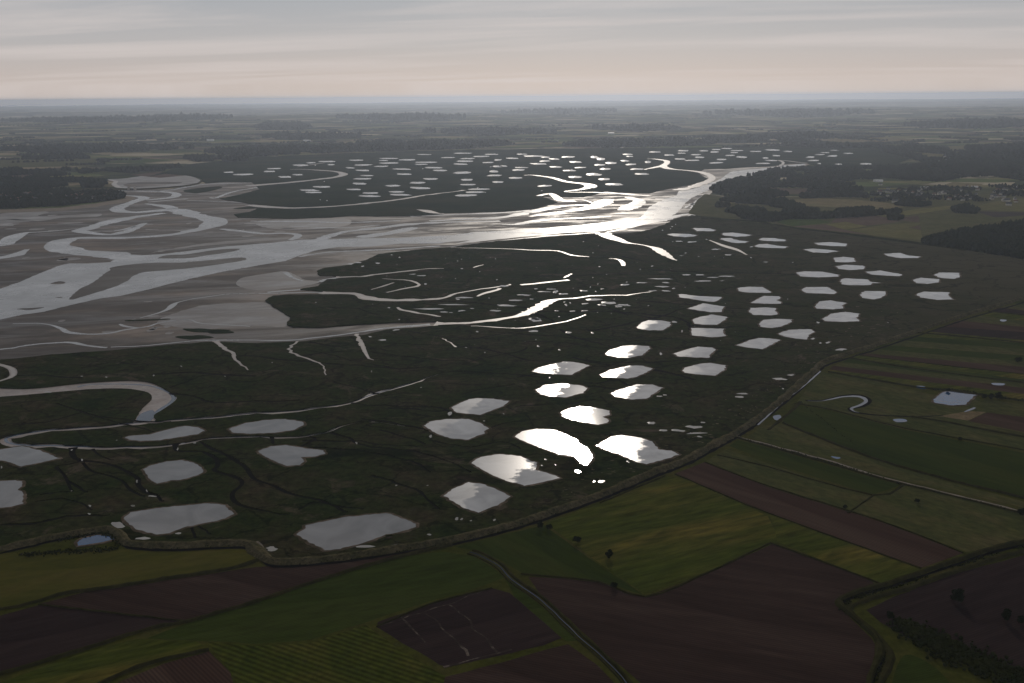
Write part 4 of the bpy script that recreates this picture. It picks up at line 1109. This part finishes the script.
tree_specs = [
 (0, 957, 602, 1.0, 'dark bushy tree standing alone in the brown field, long shadow towards the bottom right', 'tree'),
 (1, 1006, 621, 1.15, 'taller of the two trees close to the right edge on the brown field', 'tree'),
 (2, 1021, 624, 1.2, 'low round tree cut by the right edge beside the taller tree', 'tree'),
 (2, 890, 619, 1.0, 'low bush at the bend of the overgrown ditch beside the brown field', 'bush'),
 (0, 540, 528, .62, 'dark tree at the dike end of the bush row between the two green fields', 'tree'),
 (2, 549, 530, .95, 'small bush just right of the tree at the dike end of the row', 'bush'),
 (2, 577, 543, 1.15, 'bush midway along the row between the two green fields', 'bush'),
 (0, 609, 558, .72, 'largest dark bush of the row, in the middle of the yellow-green field edge', 'tree'),
 (2, 614, 588, .9, 'bush on the lower edge of the dark green field above the ploughed field', 'bush'),
 (1, 991, 400, 1.0, 'left tree of the dark clump right of the polder pond', 'tree'),
 (0, 998, 399, .85, 'right tree of the dark clump right of the polder pond', 'tree'),
 (2, 984, 399, 1.2, 'low shrub between the polder pond and the clump of trees', 'bush'),
 (2, 948, 392, .9, 'small bush on the bank at the top of the polder pond', 'bush'),
 (2, 917, 503, .8, 'lone small bush in the olive pasture below the gravel track', 'bush'),
 (2, 1022, 516, 1.3, 'dark bush beside the gravel track at the right edge', 'bush'),
 (2, 845, 509, .7, 'tiny bush on the field boundary above the reddish brown strip', 'bush'),
 (2, 960, 441, .8, 'small bush on the boundary of the dark green crop', 'bush'),
 (2, 1018, 363, 1.6, 'dark bush on the ditch between the long field strips at the right edge', 'bush'),
]
used = set()
for pi, x, y, s, lab, cat in tree_specs:
    src = protos[pi]
    o = src if pi not in used else copy_tree(src)
    used.add(pi)
    p = at(x, y, PZ)
    o.location = (p.x, p.y, PZ + .1); s *= 1.5; o.scale = (s, s, s); o.rotation_euler = (0, 0, x * 1.7)
    tag(o, lab, cat, 'single trees and bushes on the polder')
# trees and bushes along the crest of the clump by the right ditch are things of the same kind
# ------------------------------------------------------------------ ponds
ponds = [  # (crop, outline, label, material)
 ((512,300,4), "497,108 515,92 545,81 600,82 632,88 637,98 628,108 605,121 555,122 500,115", 'rounded bright pond standing alone left of the three stacked ponds', 'pond'),
 ((512,300,4), "374,214 392,200 440,184 480,180 550,185 555,195 520,222 470,232 420,230 375,220", 'glinting slanted pond, topmost of the left central column', 'pond_ruf'),
 ((512,300,4), "645,215 690,200 740,187 800,190 818,198 800,212 790,232 730,230 660,226", 'grey pond with pointed left end below the small square-ended pond', 'pond'),
 ((512,300,4), "680,280 690,270 740,258 790,251 858,262 850,280 815,303 760,300 690,292", 'pale hexagonal pond at the foot of the right-hand stacked column', 'pond'),
 ((512,300,4), "78,285 110,268 210,246 250,248 312,262 285,275 240,300 170,298 90,290", 'half white half grey pond above the bright rounded one with ragged right end', 'pond'),
 ((512,300,4), "350,300 390,280 470,262 520,263 568,275 540,290 500,308 460,315 360,308", 'half glinting pond with tapering ends directly below the topmost slanted pond', 'pond'),
 ((512,300,4), "90,360 130,340 200,333 280,342 305,352 285,372 215,391 150,386 110,376", 'bright pond with ragged right end in the column above the sun glint', 'pond'),
 ((512,300,4), "393,375 420,360 500,338 560,338 605,352 570,375 540,395 480,399 410,387", 'half glinting pond, lowest of the slanted three above the sun glint', 'pond'),
 ((512,300,4), "193,450 220,436 270,424 330,430 392,443 390,460 365,468 388,480 385,492 345,500 290,492 240,480 200,466", 'pond with a notch in its right side just above the sun glint', 'pond'),
 ((512,300,4), "8,548 40,524 100,515 170,519 225,540 268,562 270,575 300,590 322,615 322,640 300,664 270,652 250,628 190,620 120,595 50,568", 'long dazzling pond that holds the blinding sun glint at its right end', 'pond_ruf'),
 ((512,300,4), "335,582 400,545 440,540 520,552 560,565 590,598 640,603 672,618 610,640 540,658 500,650 430,620 370,600", 'large bright pond with stepped right side, nearest the dike', 'pond_ruf'),
 ((512,300,4), "720,80 745,68 800,58 862,68 850,82 820,100 760,99 728,95", 'hexagonal pale pond, middle of the three stacked ponds', 'pond'),
 ((512,300,4), "715,112 850,115 845,130 858,145 800,150 718,142", 'small square-ended pond, lowest of the three stacked ponds', 'pond'),
 ((512,300,4), "895,182 945,162 985,152 1030,153 1075,160 1040,180 1005,197 950,192", 'pale kite-shaped pond, lowest of the right middle column', 'pond'),
 ((768,300,4), "38,135 80,120 130,117 175,118 188,128 165,140 158,158 110,155 60,145", 'pale pond with blunt right end, closest to the brown marsh by the dike', 'pond'),
 ((768,300,4), "-38,95 -20,80 30,75 98,78 95,88 60,105 20,113 -30,108", 'pale pond with a ragged right tip between the kite-shaped and the notched pond', 'pond'),
 ((768,300,4), "-80,45 -70,32 -10,30 38,33 30,45 42,55 20,62 -60,60", 'pale rectangular pond with notched short sides', 'pond'),
 ((768,300,4), "188,25 205,5 250,2 318,12 298,22 304,34 260,38 190,35", 'trapezoid pale pond above the large dome-shaped pond', 'pond'),
 ((768,300,4), "216,75 250,55 310,47 368,55 355,70 365,85 300,88 225,85", 'dome-shaped pale pond with flat lower shore', 'pond'),
 ((650,220,6.827), "685,565 770,518 885,520 895,535 870,548 900,562 890,573 780,572 690,568", 'pale trapezoid pond with a nick in its right side', 'pond'),
 ((650,220,6.827), "192,510 215,506 320,518 490,527 488,538 440,560 380,555 280,540 200,528", 'long thin pond slanting down to the right, above the three stacked ponds', 'pond'),
 ((650,220,6.827), "255,605 300,590 365,570 440,580 513,592 500,605 490,628 420,630 350,622 270,608", 'arrowhead pond, topmost of the three stacked ponds', 'pond'),
 ((650,220,6.827), "595,470 610,460 680,456 770,457 800,475 832,497 780,498 650,495 605,485", 'pond with rounded left and pointed right end and a pale shore', 'pond'),
 ((650,220,6.827), "485,95 500,88 570,86 640,95 700,102 660,112 590,115 500,105", 'thin pale pond in the upper middle pair, the upper one', 'pond'),
 ((650,220,6.827), "470,130 490,124 550,123 600,138 680,148 650,157 580,158 520,145", 'thin pale pond in the upper middle pair, just above the white creek', 'pond'),
 ((650,220,6.827), "737,132 770,122 850,124 935,138 920,145 850,146 760,140", 'thin pale pond, upper of the right upper pair', 'pond'),
 ((650,220,6.827), "710,178 740,165 800,163 870,175 940,182 930,192 830,192 730,187", 'thin pale pond, lower of the right upper pair', 'pond'),
 ((650,220,6.827), "288,58 310,54 400,57 455,70 430,77 320,76", 'thin bright pond closest to the river mouth and the spit', 'pond'),
 ((650,220,6.827), "115,98 150,92 250,94 325,104 300,113 240,117 150,110", 'bright lens-shaped pond just below the river outlet', 'pond'),
 ((768,150,4), "180,372 250,368 318,375 315,385 260,385 200,380", 'slim pale pond right of the upper pair, the farther one', 'pond'),
 ((768,150,4), "140,398 180,394 250,400 280,405 240,412 180,410", 'slim pale pond with pointed ends below the farther slim one', 'pond'),
 ((768,150,4), "260,432 300,427 345,432 353,447 310,450 268,448", 'small blocky pale pond in the right-hand group', 'pond'),
 ((768,150,4), "266,465 310,459 385,463 388,476 330,481 280,476", 'oval pale pond below the small blocky pond', 'pond'),
 ((768,150,4), "110,490 150,485 220,487 288,500 280,507 200,510 130,506", 'long tapering pale pond left of the right-hand group', 'pond'),
 ((768,150,4), "388,487 450,482 540,498 530,505 470,503 410,498", 'slim pond slanting down right in the middle of the right-hand group', 'pond'),
 ((768,150,4), "288,520 310,513 400,518 412,528 455,532 420,533 415,540 330,542 292,537", 'pale pond with a thin tail at its right end', 'pond'),
 ((768,150,4), "462,415 530,411 560,422 615,427 600,432 530,433 480,425", 'slim pale pond, farthest of the right-hand group', 'pond'),
 ((768,150,4), "660,500 680,490 768,491 768,510 740,516 690,512", 'small pale pond with ragged right end, farthest right', 'pond'),
 ((768,150,4), "577,520 610,511 690,517 680,530 640,536 590,532", 'small oval pale pond left of the farthest right one', 'pond'),
 ((768,150,4), "590,578 620,566 690,568 728,570 720,582 744,598 680,600 610,590", 'pale fish-shaped pond, lowest on the far right', 'pond'),
 ((768,150,4), "365,578 385,564 470,565 475,575 455,592 420,598 375,592", 'round pale pond in the right-hand group', 'pond'),
 ((768,150,4), "132,560 150,548 240,548 275,568 265,577 150,572", 'flat trapezoid pale pond left of the round one', 'pond'),
 ((256,300,4), "778,430 850,397 890,392 950,395 1018,405 990,425 900,460 840,455 800,450", 'kite-shaped pond, left half white with glare, above the rounded grey pond', 'pond'),
 ((256,300,4), "668,503 700,485 760,476 850,476 900,492 935,515 915,525 915,535 850,559 780,555 720,535", 'broad rounded pond with glitter only along its top left', 'pond'),
 ((0,0,1), "470,463 480,457 500,454 520,456 538,463 536,470 552,474 561,478 545,482 525,486 505,481 485,472", 'bright pond with pointed right tip left of the sun glint', 'pond_ruf'),
 ((256,460,3.0625), "573,110 600,90 650,67 690,72 740,90 782,112 740,140 680,162 640,150 600,128", 'diamond-shaped pond near the dike with glitter on its left half', 'pond'),
 ((256,460,3.0625), "122,228 150,210 150,200 200,190 270,175 400,162 450,178 490,195 493,205 470,215 400,230 330,255 250,275 210,278 165,255", 'largest grey pond lying along the dike, dark hut on its shore', 'pond_calm'),
 ((0,0,1), "228,429 245,423 265,420 285,419 300,421 306,424 295,430 275,433 250,434 232,433", 'slim grey pond above the large creek, right of the longest left pond', 'pond_calm'),
 ((256,300,4), "5,605 60,585 120,580 180,590 270,602 278,615 240,628 185,630 195,645 175,662 120,665 60,640 20,620", 'mitten-shaped grey pond with muddy left shore', 'pond_calm'),
 ((0,300,4), "497,550 520,543 600,537 680,515 740,503 790,508 822,522 790,538 700,552 640,562 560,565 510,560", 'long grey pond between the loops of the muddy creek', 'pond_calm'),
 ((0,300,4), "-60,620 0,598 90,584 160,600 240,633 170,650 80,668 20,645 -40,640", 'grey diamond pond cut by the left edge below the creek bend', 'pond_calm'),
 ((0,400,5.095), "727,355 760,335 850,312 930,306 990,320 1030,345 1040,365 1010,385 920,410 870,412 795,428 760,405 735,370", 'rounded grey pond in the green marsh above the bean-shaped one', 'pond_calm'),
 ((0,460,3.0625), "378,175 400,160 480,147 640,132 690,138 720,165 690,180 640,192 570,205 520,225 480,230 420,215 390,195", 'bean-shaped grey pond just behind the dike bend', 'pond_calm'),
 ((0,400,5.095), "-40,415 0,412 80,408 118,415 120,440 95,455 120,470 122,500 118,530 60,545 0,551 -40,548", 'grey pond with square right end cut by the left edge', 'pond_calm'),
 ((0,460,3.0625), "232,255 255,238 300,230 350,232 352,245 300,255 240,264", 'small deep blue pond inside the dike bend', 'dike'),
 ((768,300,4), "660,400 690,372 720,364 835,380 808,400 795,418 740,423 665,412", 'blue angular pond among the pastures on the right', 'polder'),
]
def pond(pts, label, material='pond', z=0.0, bank=True, group='hunting ponds of the near salt marsh', jit=0.1, bw=None):
    c = at_center(pts)
    loc = (c[0], c[1], z)
    root = empty('pond', loc)
    n = len(pts)
    loc2 = [Vector((p.x - c[0], p.y - c[1], 0)) for p in pts]
    base = [loc2[0]]
    v, t = cdt_fill(loc2)
    link('water_surface', [(q.x, q.y, 0.22) for q in v], t, material, root)
    if bank:
        d = math.hypot(c[0], c[1]); w = bw or max(1.6, d / 1300)
        if area2(loc2) < 0: loc2 = loc2[::-1]
        V = []; F = []
        for i in range(n):
            a, b = loc2[i - 1], loc2[(i + 1) % n]; e = (b - a); e.z = 0
            nr = Vector((e.y, -e.x, 0)).normalized() if e.length > 0 else Vector((1, 0, 0))
            ww = w * (1 + .5 * mnoise.noise(Vector((pts[i].x / 12, pts[i].y / 12, 2))))
            p = loc2[i]
            for s, q in ((-0.5, 0.235), (.25, .33), (.7, .30), (1.8, 0.005)):
                r = p + nr * ww * s; V.append((r.x, r.y, q))
        for i in range(n):
            j = (i + 1) % n
            for k in range(3): F.append([i * 4 + k, j * 4 + k, j * 4 + k + 1, i * 4 + k + 1])
        link('mud_bank', V, F, 'bank', root)
    return tag(root, label, 'pond', group)
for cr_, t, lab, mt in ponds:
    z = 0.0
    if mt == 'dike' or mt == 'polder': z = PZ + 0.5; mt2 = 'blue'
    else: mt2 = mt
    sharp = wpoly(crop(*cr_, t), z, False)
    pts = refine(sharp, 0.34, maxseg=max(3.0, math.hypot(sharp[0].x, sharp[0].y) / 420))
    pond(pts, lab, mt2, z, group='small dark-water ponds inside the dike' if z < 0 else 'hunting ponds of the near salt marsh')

far_ponds = [
 ((200,140), "195,220,70,10 298,235,140,12 505,195,100,10 472,215,80,12 580,252,90,14 668,237,75,10 685,172,110,12 755,155,60,10 865,147,110,12 895,168,50,10 830,320,125,14 745,343,125,14 775,358,110,12"),
 ((350,140), "40,138,100,10 85,170,115,12 0,190,60,10 85,208,95,12 115,243,85,10 85,265,125,12 65,298,90,16 30,338,100,12 140,362,110,14 135,383,145,14 265,126,130,9 230,140,60,8 265,157,130,12 210,180,95,10 355,199,120,12 370,233,105,14 290,312,100,14 318,354,105,12 345,374,140,14 390,135,110,12 505,99,95,8 520,152,150,10 485,166,90,8 572,189,120,12 615,208,95,12 548,266,100,14 462,292,105,16 478,328,130,18 668,120,95,8 770,90,130,9 803,127,100,10 785,145,115,12 755,165,100,12 765,223,115,18 797,272,80,14 805,305,105,12 880,336,145,12 855,356,130,14 795,378,145,16 895,112,120,10 970,98,95,8 943,154,70,10 1010,136,50,12 1010,180,70,14 980,215,60,16 985,242,100,14 1010,287,75,14"),
 ((500,140), "150,97,75,8 230,110,150,12 85,125,80,10 310,118,60,10 305,144,70,12 370,130,65,12 465,116,90,12 20,178,55,12 145,188,90,8 125,205,80,14 265,163,110,12 105,259,90,12 378,184,85,12 475,209,85,10 515,150,80,12 550,188,75,9 515,253,95,14 305,314,90,14 645,117,50,18 690,130,60,16 755,157,80,16 680,170,80,12 717,198,75,12 642,235,105,20 712,268,75,16 780,303,115,18 825,50,50,6 870,98,65,10 885,112,50,8 852,142,60,12 895,167,70,12 935,199,95,12 968,232,95,14 1010,150,40,18"),
 ((650,140), "35,82,80,10 227,73,70,12 215,90,55,8 368,74,60,10 130,103,75,10 312,100,65,10 205,130,70,12 338,118,65,12 290,139,100,10 440,82,60,12 450,65,60,9 525,58,70,8 595,72,90,8 575,86,55,9 548,105,60,10 625,117,70,14 488,133,65,11 450,156,95,12 722,78,80,9 835,68,95,12 942,78,60,10 862,107,50,11 787,123,40,12 825,140,75,10 770,160,95,10"),
 ((760,140), "410,100,68,8 443,86,60,8 495,109,65,13 602,91,65,8 345,117,55,13 365,140,75,10 403,161,25,8 535,165,45,10 720,163,78,13 465,180,14,8 335,17,45,7 510,71,60,6"),
]
rf = random.Random(9)
zones = [(345, 'pale pond in the left end of the far marsh'), (430, 'pale pond in the far marsh above the long thin creek'),
         (500, 'pale pond in the dense middle of the far marsh'), (590, 'bright pond in far marsh above the winding creeks'),
         (670, 'pond in far marsh behind the dark peninsula'), (770, 'pond in far marsh behind the river bend'), (2000, 'pond in far marsh behind the wooded spit')]
for (ox, oy), t in far_ponds:
    for q in t.split():
        a, b, w, h = (float(v) for v in q.split(','))
        x, y = ox + a / 6.827, oy + b / 6.827
        w = w / 6.827; h = max(h / 6.827 * 0.85, 1.0)
        pts2 = []; n = 14; sk = rf.uniform(-.3, .3)
        for k in range(n):
            th = 2 * math.pi * k / n
            ex = abs(math.cos(th)) ** .7 * math.copysign(1, math.cos(th)); ey = abs(math.sin(th)) ** .8 * math.copysign(1, math.sin(th))
            r = 1 + rf.uniform(-.14, .14)
            pts2.append(at(x + (ex * r + ey * sk) * w / 2, y + ey * r * h / 2, 0.0))
        c = at_center(pts2)
        v, tt = cdt_fill([Vector((p.x - c[0], p.y - c[1], 0)) for p in pts2])
        o = link('pond', [(p.x, p.y, 0.25) for p in v], tt, 'pond_far')
        o.location = (c[0], c[1], 0)
        for lim, lab in zones:
            if x < lim: break
        band = ('at its far edge' if y < 153.5 else 'in its farther rows' if y < 160 else 'in its middle rows' if y < 170 else 'in its nearest rows') + ''
        lab = ('long ' if w > 16 else 'short ' if w < 11 else '') + lab + ' ' + band
        tag(o, lab, 'pond', 'far marsh ponds: ' + lab)

# ---- small pools glinting on the marsh
pool_px = []
for ox, oy, t in [
 (350, 220, "285,238,14,10 338,255,16,12 735,280,10,10 762,268,8,8 993,265,8,10 765,332,22,8 720,400,12,8 886,352,10,10 1003,408,12,12 515,437,24,12 85,316,24,10 188,295,40,14 55,290,60,8 710,578,190,9 550,608,210,14 640,628,50,10 690,632,30,8 760,620,45,12 832,604,30,8 780,530,110,12 735,540,30,14 850,572,0,0 490,380,60,8 265,598,26,12 995,620,70,14 950,533,12,8 1015,580,26,12 430,370,50,6 5,300,40,14 155,575,8,8"),
 (500, 220, "570,148,10,6 672,175,8,6 635,224,14,8 680,318,16,10 728,372,10,6 635,392,10,8 957,337,10,8 245,470,34,10 170,512,95,12 110,548,85,14 50,585,125,16 295,490,85,9 350,472,70,8 380,490,40,30 435,505,70,12 215,540,34,9 570,483,60,12 617,458,8,14 655,488,10,10 670,437,10,6 700,470,26,8 850,442,55,12 865,424,18,8 970,428,75,10 645,543,105,16 735,565,100,22 700,580,60,10 780,540,12,8 585,571,42,12 450,580,20,24 480,566,12,12 385,620,36,10 495,622,40,12 575,620,44,9 810,592,48,10 868,584,50,9 850,608,16,8 930,543,6,6 405,660,14,8 245,675,80,22 665,630,10,6 760,637,8,6 1012,585,14,10 440,560,16,10 25,450,60,16"),
 (650, 220, "85,70,14,8 150,45,20,8 175,30,8,8 140,60,10,6 200,145,50,8 285,150,70,12 155,146,14,6 450,200,60,9 243,226,18,7 215,243,30,6 333,249,18,6 535,238,44,10 690,258,14,8 790,287,40,6 385,132,18,5 250,374,75,11 340,375,65,10 80,402,160,10 425,392,75,8 520,384,110,10 365,416,110,12 108,427,50,10 82,455,90,14 20,483,55,10 108,484,60,10 160,468,30,9 15,315,24,10 490,415,40,6 975,290,10,8 690,183,30,10 290,560,0,0 240,460,10,5 940,540,8,12"),
]:
    for q in t.split():
        a, b, w, h = (float(v) for v in q.split(','))
        if w > 0: pool_px.append((ox + a / 6.827, oy + b / 6.827, w / 6.827, h / 6.827 * .8))
for ox, oy, t in [
 (512, 300, "85,125,34,8 105,185,10,8 225,130,24,7 322,132,12,8 190,200,10,6 595,215,14,12 650,88,24,8 680,125,6,12 560,492,36,10 605,522,30,9 665,522,50,10 725,508,66,12 740,533,90,6 750,547,24,6 763,490,22,7 152,310,8,8 135,638,10,6 120,662,8,6 175,660,8,6 468,650,8,6 910,388,44,7 925,375,50,5 95,80,46,18 610,380,20,6 575,365,30,5 440,20,60,8 590,385,26,5"),
 (768, 300, "200,90,16,8 180,155,20,9 210,172,12,7 240,170,22,9 290,198,44,9 48,316,60,9 90,300,26,6 480,90,10,5 60,355,10,6"),
 (256, 300, "458,147,16,6 885,127,14,6 573,78,8,5 840,190,10,5 915,210,8,6 660,350,8,5 462,285,6,10 402,572,10,12 775,455,18,20 698,545,12,18 65,250,8,6 240,10,8,4 560,120,26,6 505,160,34,6 912,484,10,6 990,455,8,6 330,545,0,0"),
 (0, 300, "190,368,30,6 425,308,10,6 615,302,10,8 725,265,8,6 900,305,8,6 328,305,12,4 465,558,0,0"),
 (0, 400, "595,205,12,4 365,255,12,10 418,305,12,16 697,415,10,26 748,463,10,14 365,463,10,6 775,490,44,8 600,635,70,30 680,540,24,10 455,580,20,10 8,342,8,18 905,250,10,16 935,222,30,8 990,218,24,10"),
 (256, 460, "615,180,12,10 630,181,10,8 658,186,8,5 730,184,12,8 530,228,16,7 430,262,40,6 330,265,60,8 430,78,8,6 48,272,34,14 525,78,8,4"),
 (512, 460, "200,35,20,10 275,66,20,8 252,66,8,5 355,5,10,6"),
 (0, 460, "405,140,14,6 545,225,20,6 437,240,50,8 275,140,10,8"),
]:
    s = {(0, 400): 5.095, (256, 460): 3.0625, (512, 460): 3.0625, (0, 460): 3.0625}.get((ox, oy), 4.0)
    for q in t.split():
        a, b, w, h = (float(v) for v in q.split(','))
        if w > 0: pool_px.append((ox + a / s, oy + b / s, w / s, h / s))
rp = random.Random(4)
for i in range(30):
    x = rp.uniform(380, 760); y = rp.uniform(248, 345)
    pool_px.append((x, y, rp.uniform(.7, 1.5), rp.uniform(.4, .7)))
for i in range(16): pool_px.append((rp.uniform(230, 620), rp.uniform(165, 205), rp.uniform(1, 2.4), rp.uniform(.7, 1.1)))
pool_px = pool_px[:290]
def pool_zone(x, y, w):
    sz = 'long thin' if w > 7 else 'small' if w > 3 else 'tiny'
    if y < 212: return sz + ' glinting pool in the far marsh between the ponds'
    if x > 735: return sz + (' pale pool on the brown marsh close to the dike' if y > 300 else ' pale pool in the marsh between the upper right ponds')
    if y > 470: return sz + (' pool in the lowest marsh beside the left ponds' if x < 300 else ' pool in the lowest marsh near the dike, below the bright ponds')
    if y > 400: return sz + (' pool in the dark creek marsh at the lower left' if x < 340 else ' pool in the marsh around the pond holding the sun glint')
    if y > 330: return sz + (' pool in the dark marsh left of the middle ponds' if x < 500 else ' glinting pool among the middle ponds')
    if x < 420: return sz + ' glinting pool on the marsh tongues beside the mudflat'
    if x < 500: return sz + ' glinting pool in the marsh between the two long bright creeks'
    if y < 270: return sz + ' glinting pool in the marsh just below the bright river'
    if x < 600: return sz + ' dazzling pool around the widest part of the white creek'
    if x < 670: return sz + ' dazzling pool around the right end of the white creek'
    return sz + ' pale pool above the three stacked ponds'
for i, (x, y, w, h) in enumerate(pool_px):
    n = 11; pts2 = []
    if w < 6: w *= .85; h *= .85
    sh = rp.uniform(-.5, .5)
    for k in range(n):
        th = 2 * math.pi * k / n; r = 1 + rp.uniform(-.35, .25)
        pts2.append(at(x + (math.cos(th) * r + math.sin(th) * sh) * w / 2, y + math.sin(th) * r * h / 2, 0.0))
    c = at_center(pts2)
    v, tt = cdt_fill([Vector((p.x - c[0], p.y - c[1], 0)) for p in pts2])
    o = link('tidal_pool', [(p.x, p.y, 0.12) for p in v], tt, 'pool')
    o.location = (c[0], c[1], 0)
    lab = pool_zone(x, y, w)
    tag(o, lab, 'pool', 'tidal pools: ' + lab)

# ------------------------------------------------------------------ buildings
def box(V, F, x0, x1, y0, y1, z0, z1):
    b = len(V); V += [(x0, y0, z0), (x1, y0, z0), (x1, y1, z0), (x0, y1, z0), (x0, y0, z1), (x1, y0, z1), (x1, y1, z1), (x0, y1, z1)]
    F += [[b, b + 3, b + 2, b + 1], [b + 4, b + 5, b + 6, b + 7], [b, b + 1, b + 5, b + 4], [b + 1, b + 2, b + 6, b + 5], [b + 2, b + 3, b + 7, b + 6], [b + 3, b, b + 4, b + 7]]
def gable(V, F, L, Wd, z0, z1, over=.4):
    b = len(V); l = L / 2 + over; w = Wd / 2 + over
    V += [(-l, -w, z0), (l, -w, z0), (l, w, z0), (-l, w, z0), (-l, 0, z1), (l, 0, z1)]
    F += [[b, b + 1, b + 5, b + 4], [b + 2, b + 3, b + 4, b + 5], [b, b + 4, b + 3], [b + 1, b + 2, b + 5], [b, b + 3, b + 2, b + 1]]
def make_house(name, L, Wd, hw, hr, wallm, roofm):
    root = empty(name, (0, 0, 0))
    V, F = [], []; box(V, F, -L / 2, L / 2, -Wd / 2, Wd / 2, -1, hw)
    wl_ = link('wall', V, F, wallm, root)
    V, F = [], []; gable(V, F, L, Wd, hw + .01, hw + hr); rf_ = link('roof', V, F, roofm, root)
    V, F = [], []; box(V, F, L * .28, L * .28 + .9, -.45, .45, hw + hr * .5, hw + hr + 1.1); link('chimney', V, F, 'brick', rf_)
    V, F = [], []
    for k in (-.3, 0.05, .34):
        box(V, F, L * k - .6, L * k + .6, -Wd / 2 - .06, -Wd / 2 + .05, 1.1, 2.6)
    link('windows', V, F, 'slate', wl_)
    return root
hp = [make_house('house', 13, 9, 5, 4, 'wall', 'slate'), make_house('house', 11, 8, 4.5, 3.6, 'wall', 'tile'), make_house('barn', 30, 16, 6, 2.2, 'metal', 'metal')]
rb = random.Random(33); first = set()
def place_house(k, x, y, s, rz, lab, cat, grp, z=-2.5):
    src = hp[k]; o = src if k not in first else copy_tree(src); first.add(k)
    p = at(x, y, z); hgt = far_h(p.x, p.y)
    o.location = (p.x, p.y, z + hgt); o.scale = (s, s, s); o.rotation_euler = (0, 0, rz)
    tag(o, lab, cat, grp)
for i in range(55):
    x = rb.uniform(878, 1022); y = 195.5 + rb.gauss(0, 3.6) + (x - 955) * .04
    place_house(rb.choice([0, 0, 1]), x, y, rb.uniform(1.2, 1.7), rb.uniform(0, 3), 'small grey-roofed house among the trees of the village on the right', 'house', 'houses of the village on the right')
for i in range(34):
    x = rb.uniform(-10, 112); y = 196 + rb.uniform(0, 8) - x * .02
    place_house(rb.choice([0, 1]), x, y, rb.uniform(1.9, 2.6), rb.uniform(0, 3), 'small pale house among the trees of the town on the left shore', 'house', 'houses of the town on the left shore')
for x, y, s, lab in [(924.5, 188.5, 1.2, 'white glinting barn at the edge of the village beside the yellow field'), (925, 205, 1.1, 'white barn alone on the meadow right of the tree line'),
                     (941, 162.7, 1.6, 'white barn left of the church, largest of the roofs there'), (949, 161.4, 1.6, 'pale barn just right of the church'), (959.5, 159, 1.6, 'bright barn farther right of the church beside the yellow slope'),
                     (878, 181.8, 1.5, 'white barn in the clearing at the left end of the village'), (757, 191.3, .9, 'white glinting roof in the dark wood of the spit, left one'), (769, 193.5, .9, 'white glinting roof in the dark wood of the spit, right one'),
                     (974.5, 187.5, 1, 'small white barn in the middle of the village wood'), (1014, 187.5, 1, 'small white barn close to the right edge in the village wood'),
                     (102.5, 193, 1.7, 'brightest white building at the tip of the wooded shore'), (90, 194.3, 1.5, 'pale building left of the brightest one on the wooded shore'),
                     (210.5, 141, 2.5, 'white building standing alone in the far left country'), (546, 114.8, 5, 'glinting building in the far middle country'), (598, 112.5, 4, 'left glinting roof of the pair near the horizon'),
                     (605, 113.8, 4, 'right glinting roof of the pair near the horizon'), (430, 122, 3.5, 'pale barn in the far country left of the middle'), (307, 141.5, 2.4, 'pale barn in the far country above the western ponds'), (611, 134.5, 2.4, 'glinting barn beside the dark far wood in the middle')]:
    place_house(2, x, y, s, rb.uniform(-.3, .3), lab, 'barn', 'barns and large sheds')
# church
ch = empty('church', at(944.5, 160.5, -2.5), R(20))
V, F = [], []; box(V, F, -6, 6, -6, 6, -1, 30); tw = link('tower', V, F, 'wall', ch)
V = [(-6.5, -6.5, 30.02), (6.5, -6.5, 30.02), (6.5, 6.5, 30.02), (-6.5, 6.5, 30.02), (0, 0, 52)]; link('spire', V, [[0, 1, 4], [1, 2, 4], [2, 3, 4], [3, 0, 4], [0, 3, 2, 1]], 'slate', tw)
V, F = [], []; box(V, F, 6.05, 46, -9, 9, -1, 13); nv = link('nave', V, F, 'wall', ch)
V, F = [], []; gable(V, F, 40, 18, 13.02, 22); V = [(x + 26, y, z) for x, y, z in V]; link('roof', V, F, 'slate', nv)
tag(ch, 'dark church tower rising above the trees at the edge of the yellow slope', 'church')
# lock on the left channel
lk = empty('lock_gate', at(132, 190, -2), 0)
for sx in (-1, 1):
    V, F = [], []; box(V, F, sx * 16 - 5, sx * 16 + 5, -6, 6, -1, 14); link('pier', V, F, 'wall', lk)
V, F = [], []; box(V, F, -10.9, 10.9, -1, 1, 0, 6); link('gate', V, F, 'slate', lk)
V, F = [], []; box(V, F, -21, 21, -5, 5, 14.02, 16); link('bridge', V, F, 'wall', lk)
tag(lk, 'pale lock with two piers in the dark embankment below the oval basin', 'lock')
# shooting hut on the big pond
p = at(389, 537.5, 0)
ht = empty('hunting_hut', (p.x, p.y, 0.1), R(25))
V, F = [], []; box(V, F, -3, 3, -2, 2, -.2, 2.0); w_ = link('wall', V, F, 'wood', ht)
V, F = [], []; gable(V, F, 6, 4, 2.02, 3.0, .3); link('roof', V, F, 'scrub', ht)
V, F = [], []; box(V, F, -2.2, 2.2, 2.0, 2.06, 1.1, 1.5); link('shooting_slit', V, F, 'slate', w_)
tag(ht, 'low dark hunting hut on the shore of the largest grey pond by the dike', 'hut')

# ------------------------------------------------------------------ haze
hz_m = bpy.data.materials.new('haze'); hz_m.use_nodes = True
hn_ = hz_m.node_tree.nodes; hn_.clear()
ho = hn_.new('ShaderNodeOutputMaterial'); pv = hn_.new('ShaderNodeVolumePrincipled')
pv.inputs['Color'].default_value = (0.71, 0.805, 0.97, 1); pv.inputs['Density'].default_value = HAZE_DENSITY; pv.inputs['Anisotropy'].default_value = 0.6
hz_m.node_tree.links.new(pv.outputs[0], ho.inputs['Volume'])
S = 78000
V, F = [], []; box(V, F, -S, S, -S, S, -4.6, 478)
hz = link('haze', V, F, hz_m); hz['kind'] = 'stuff'
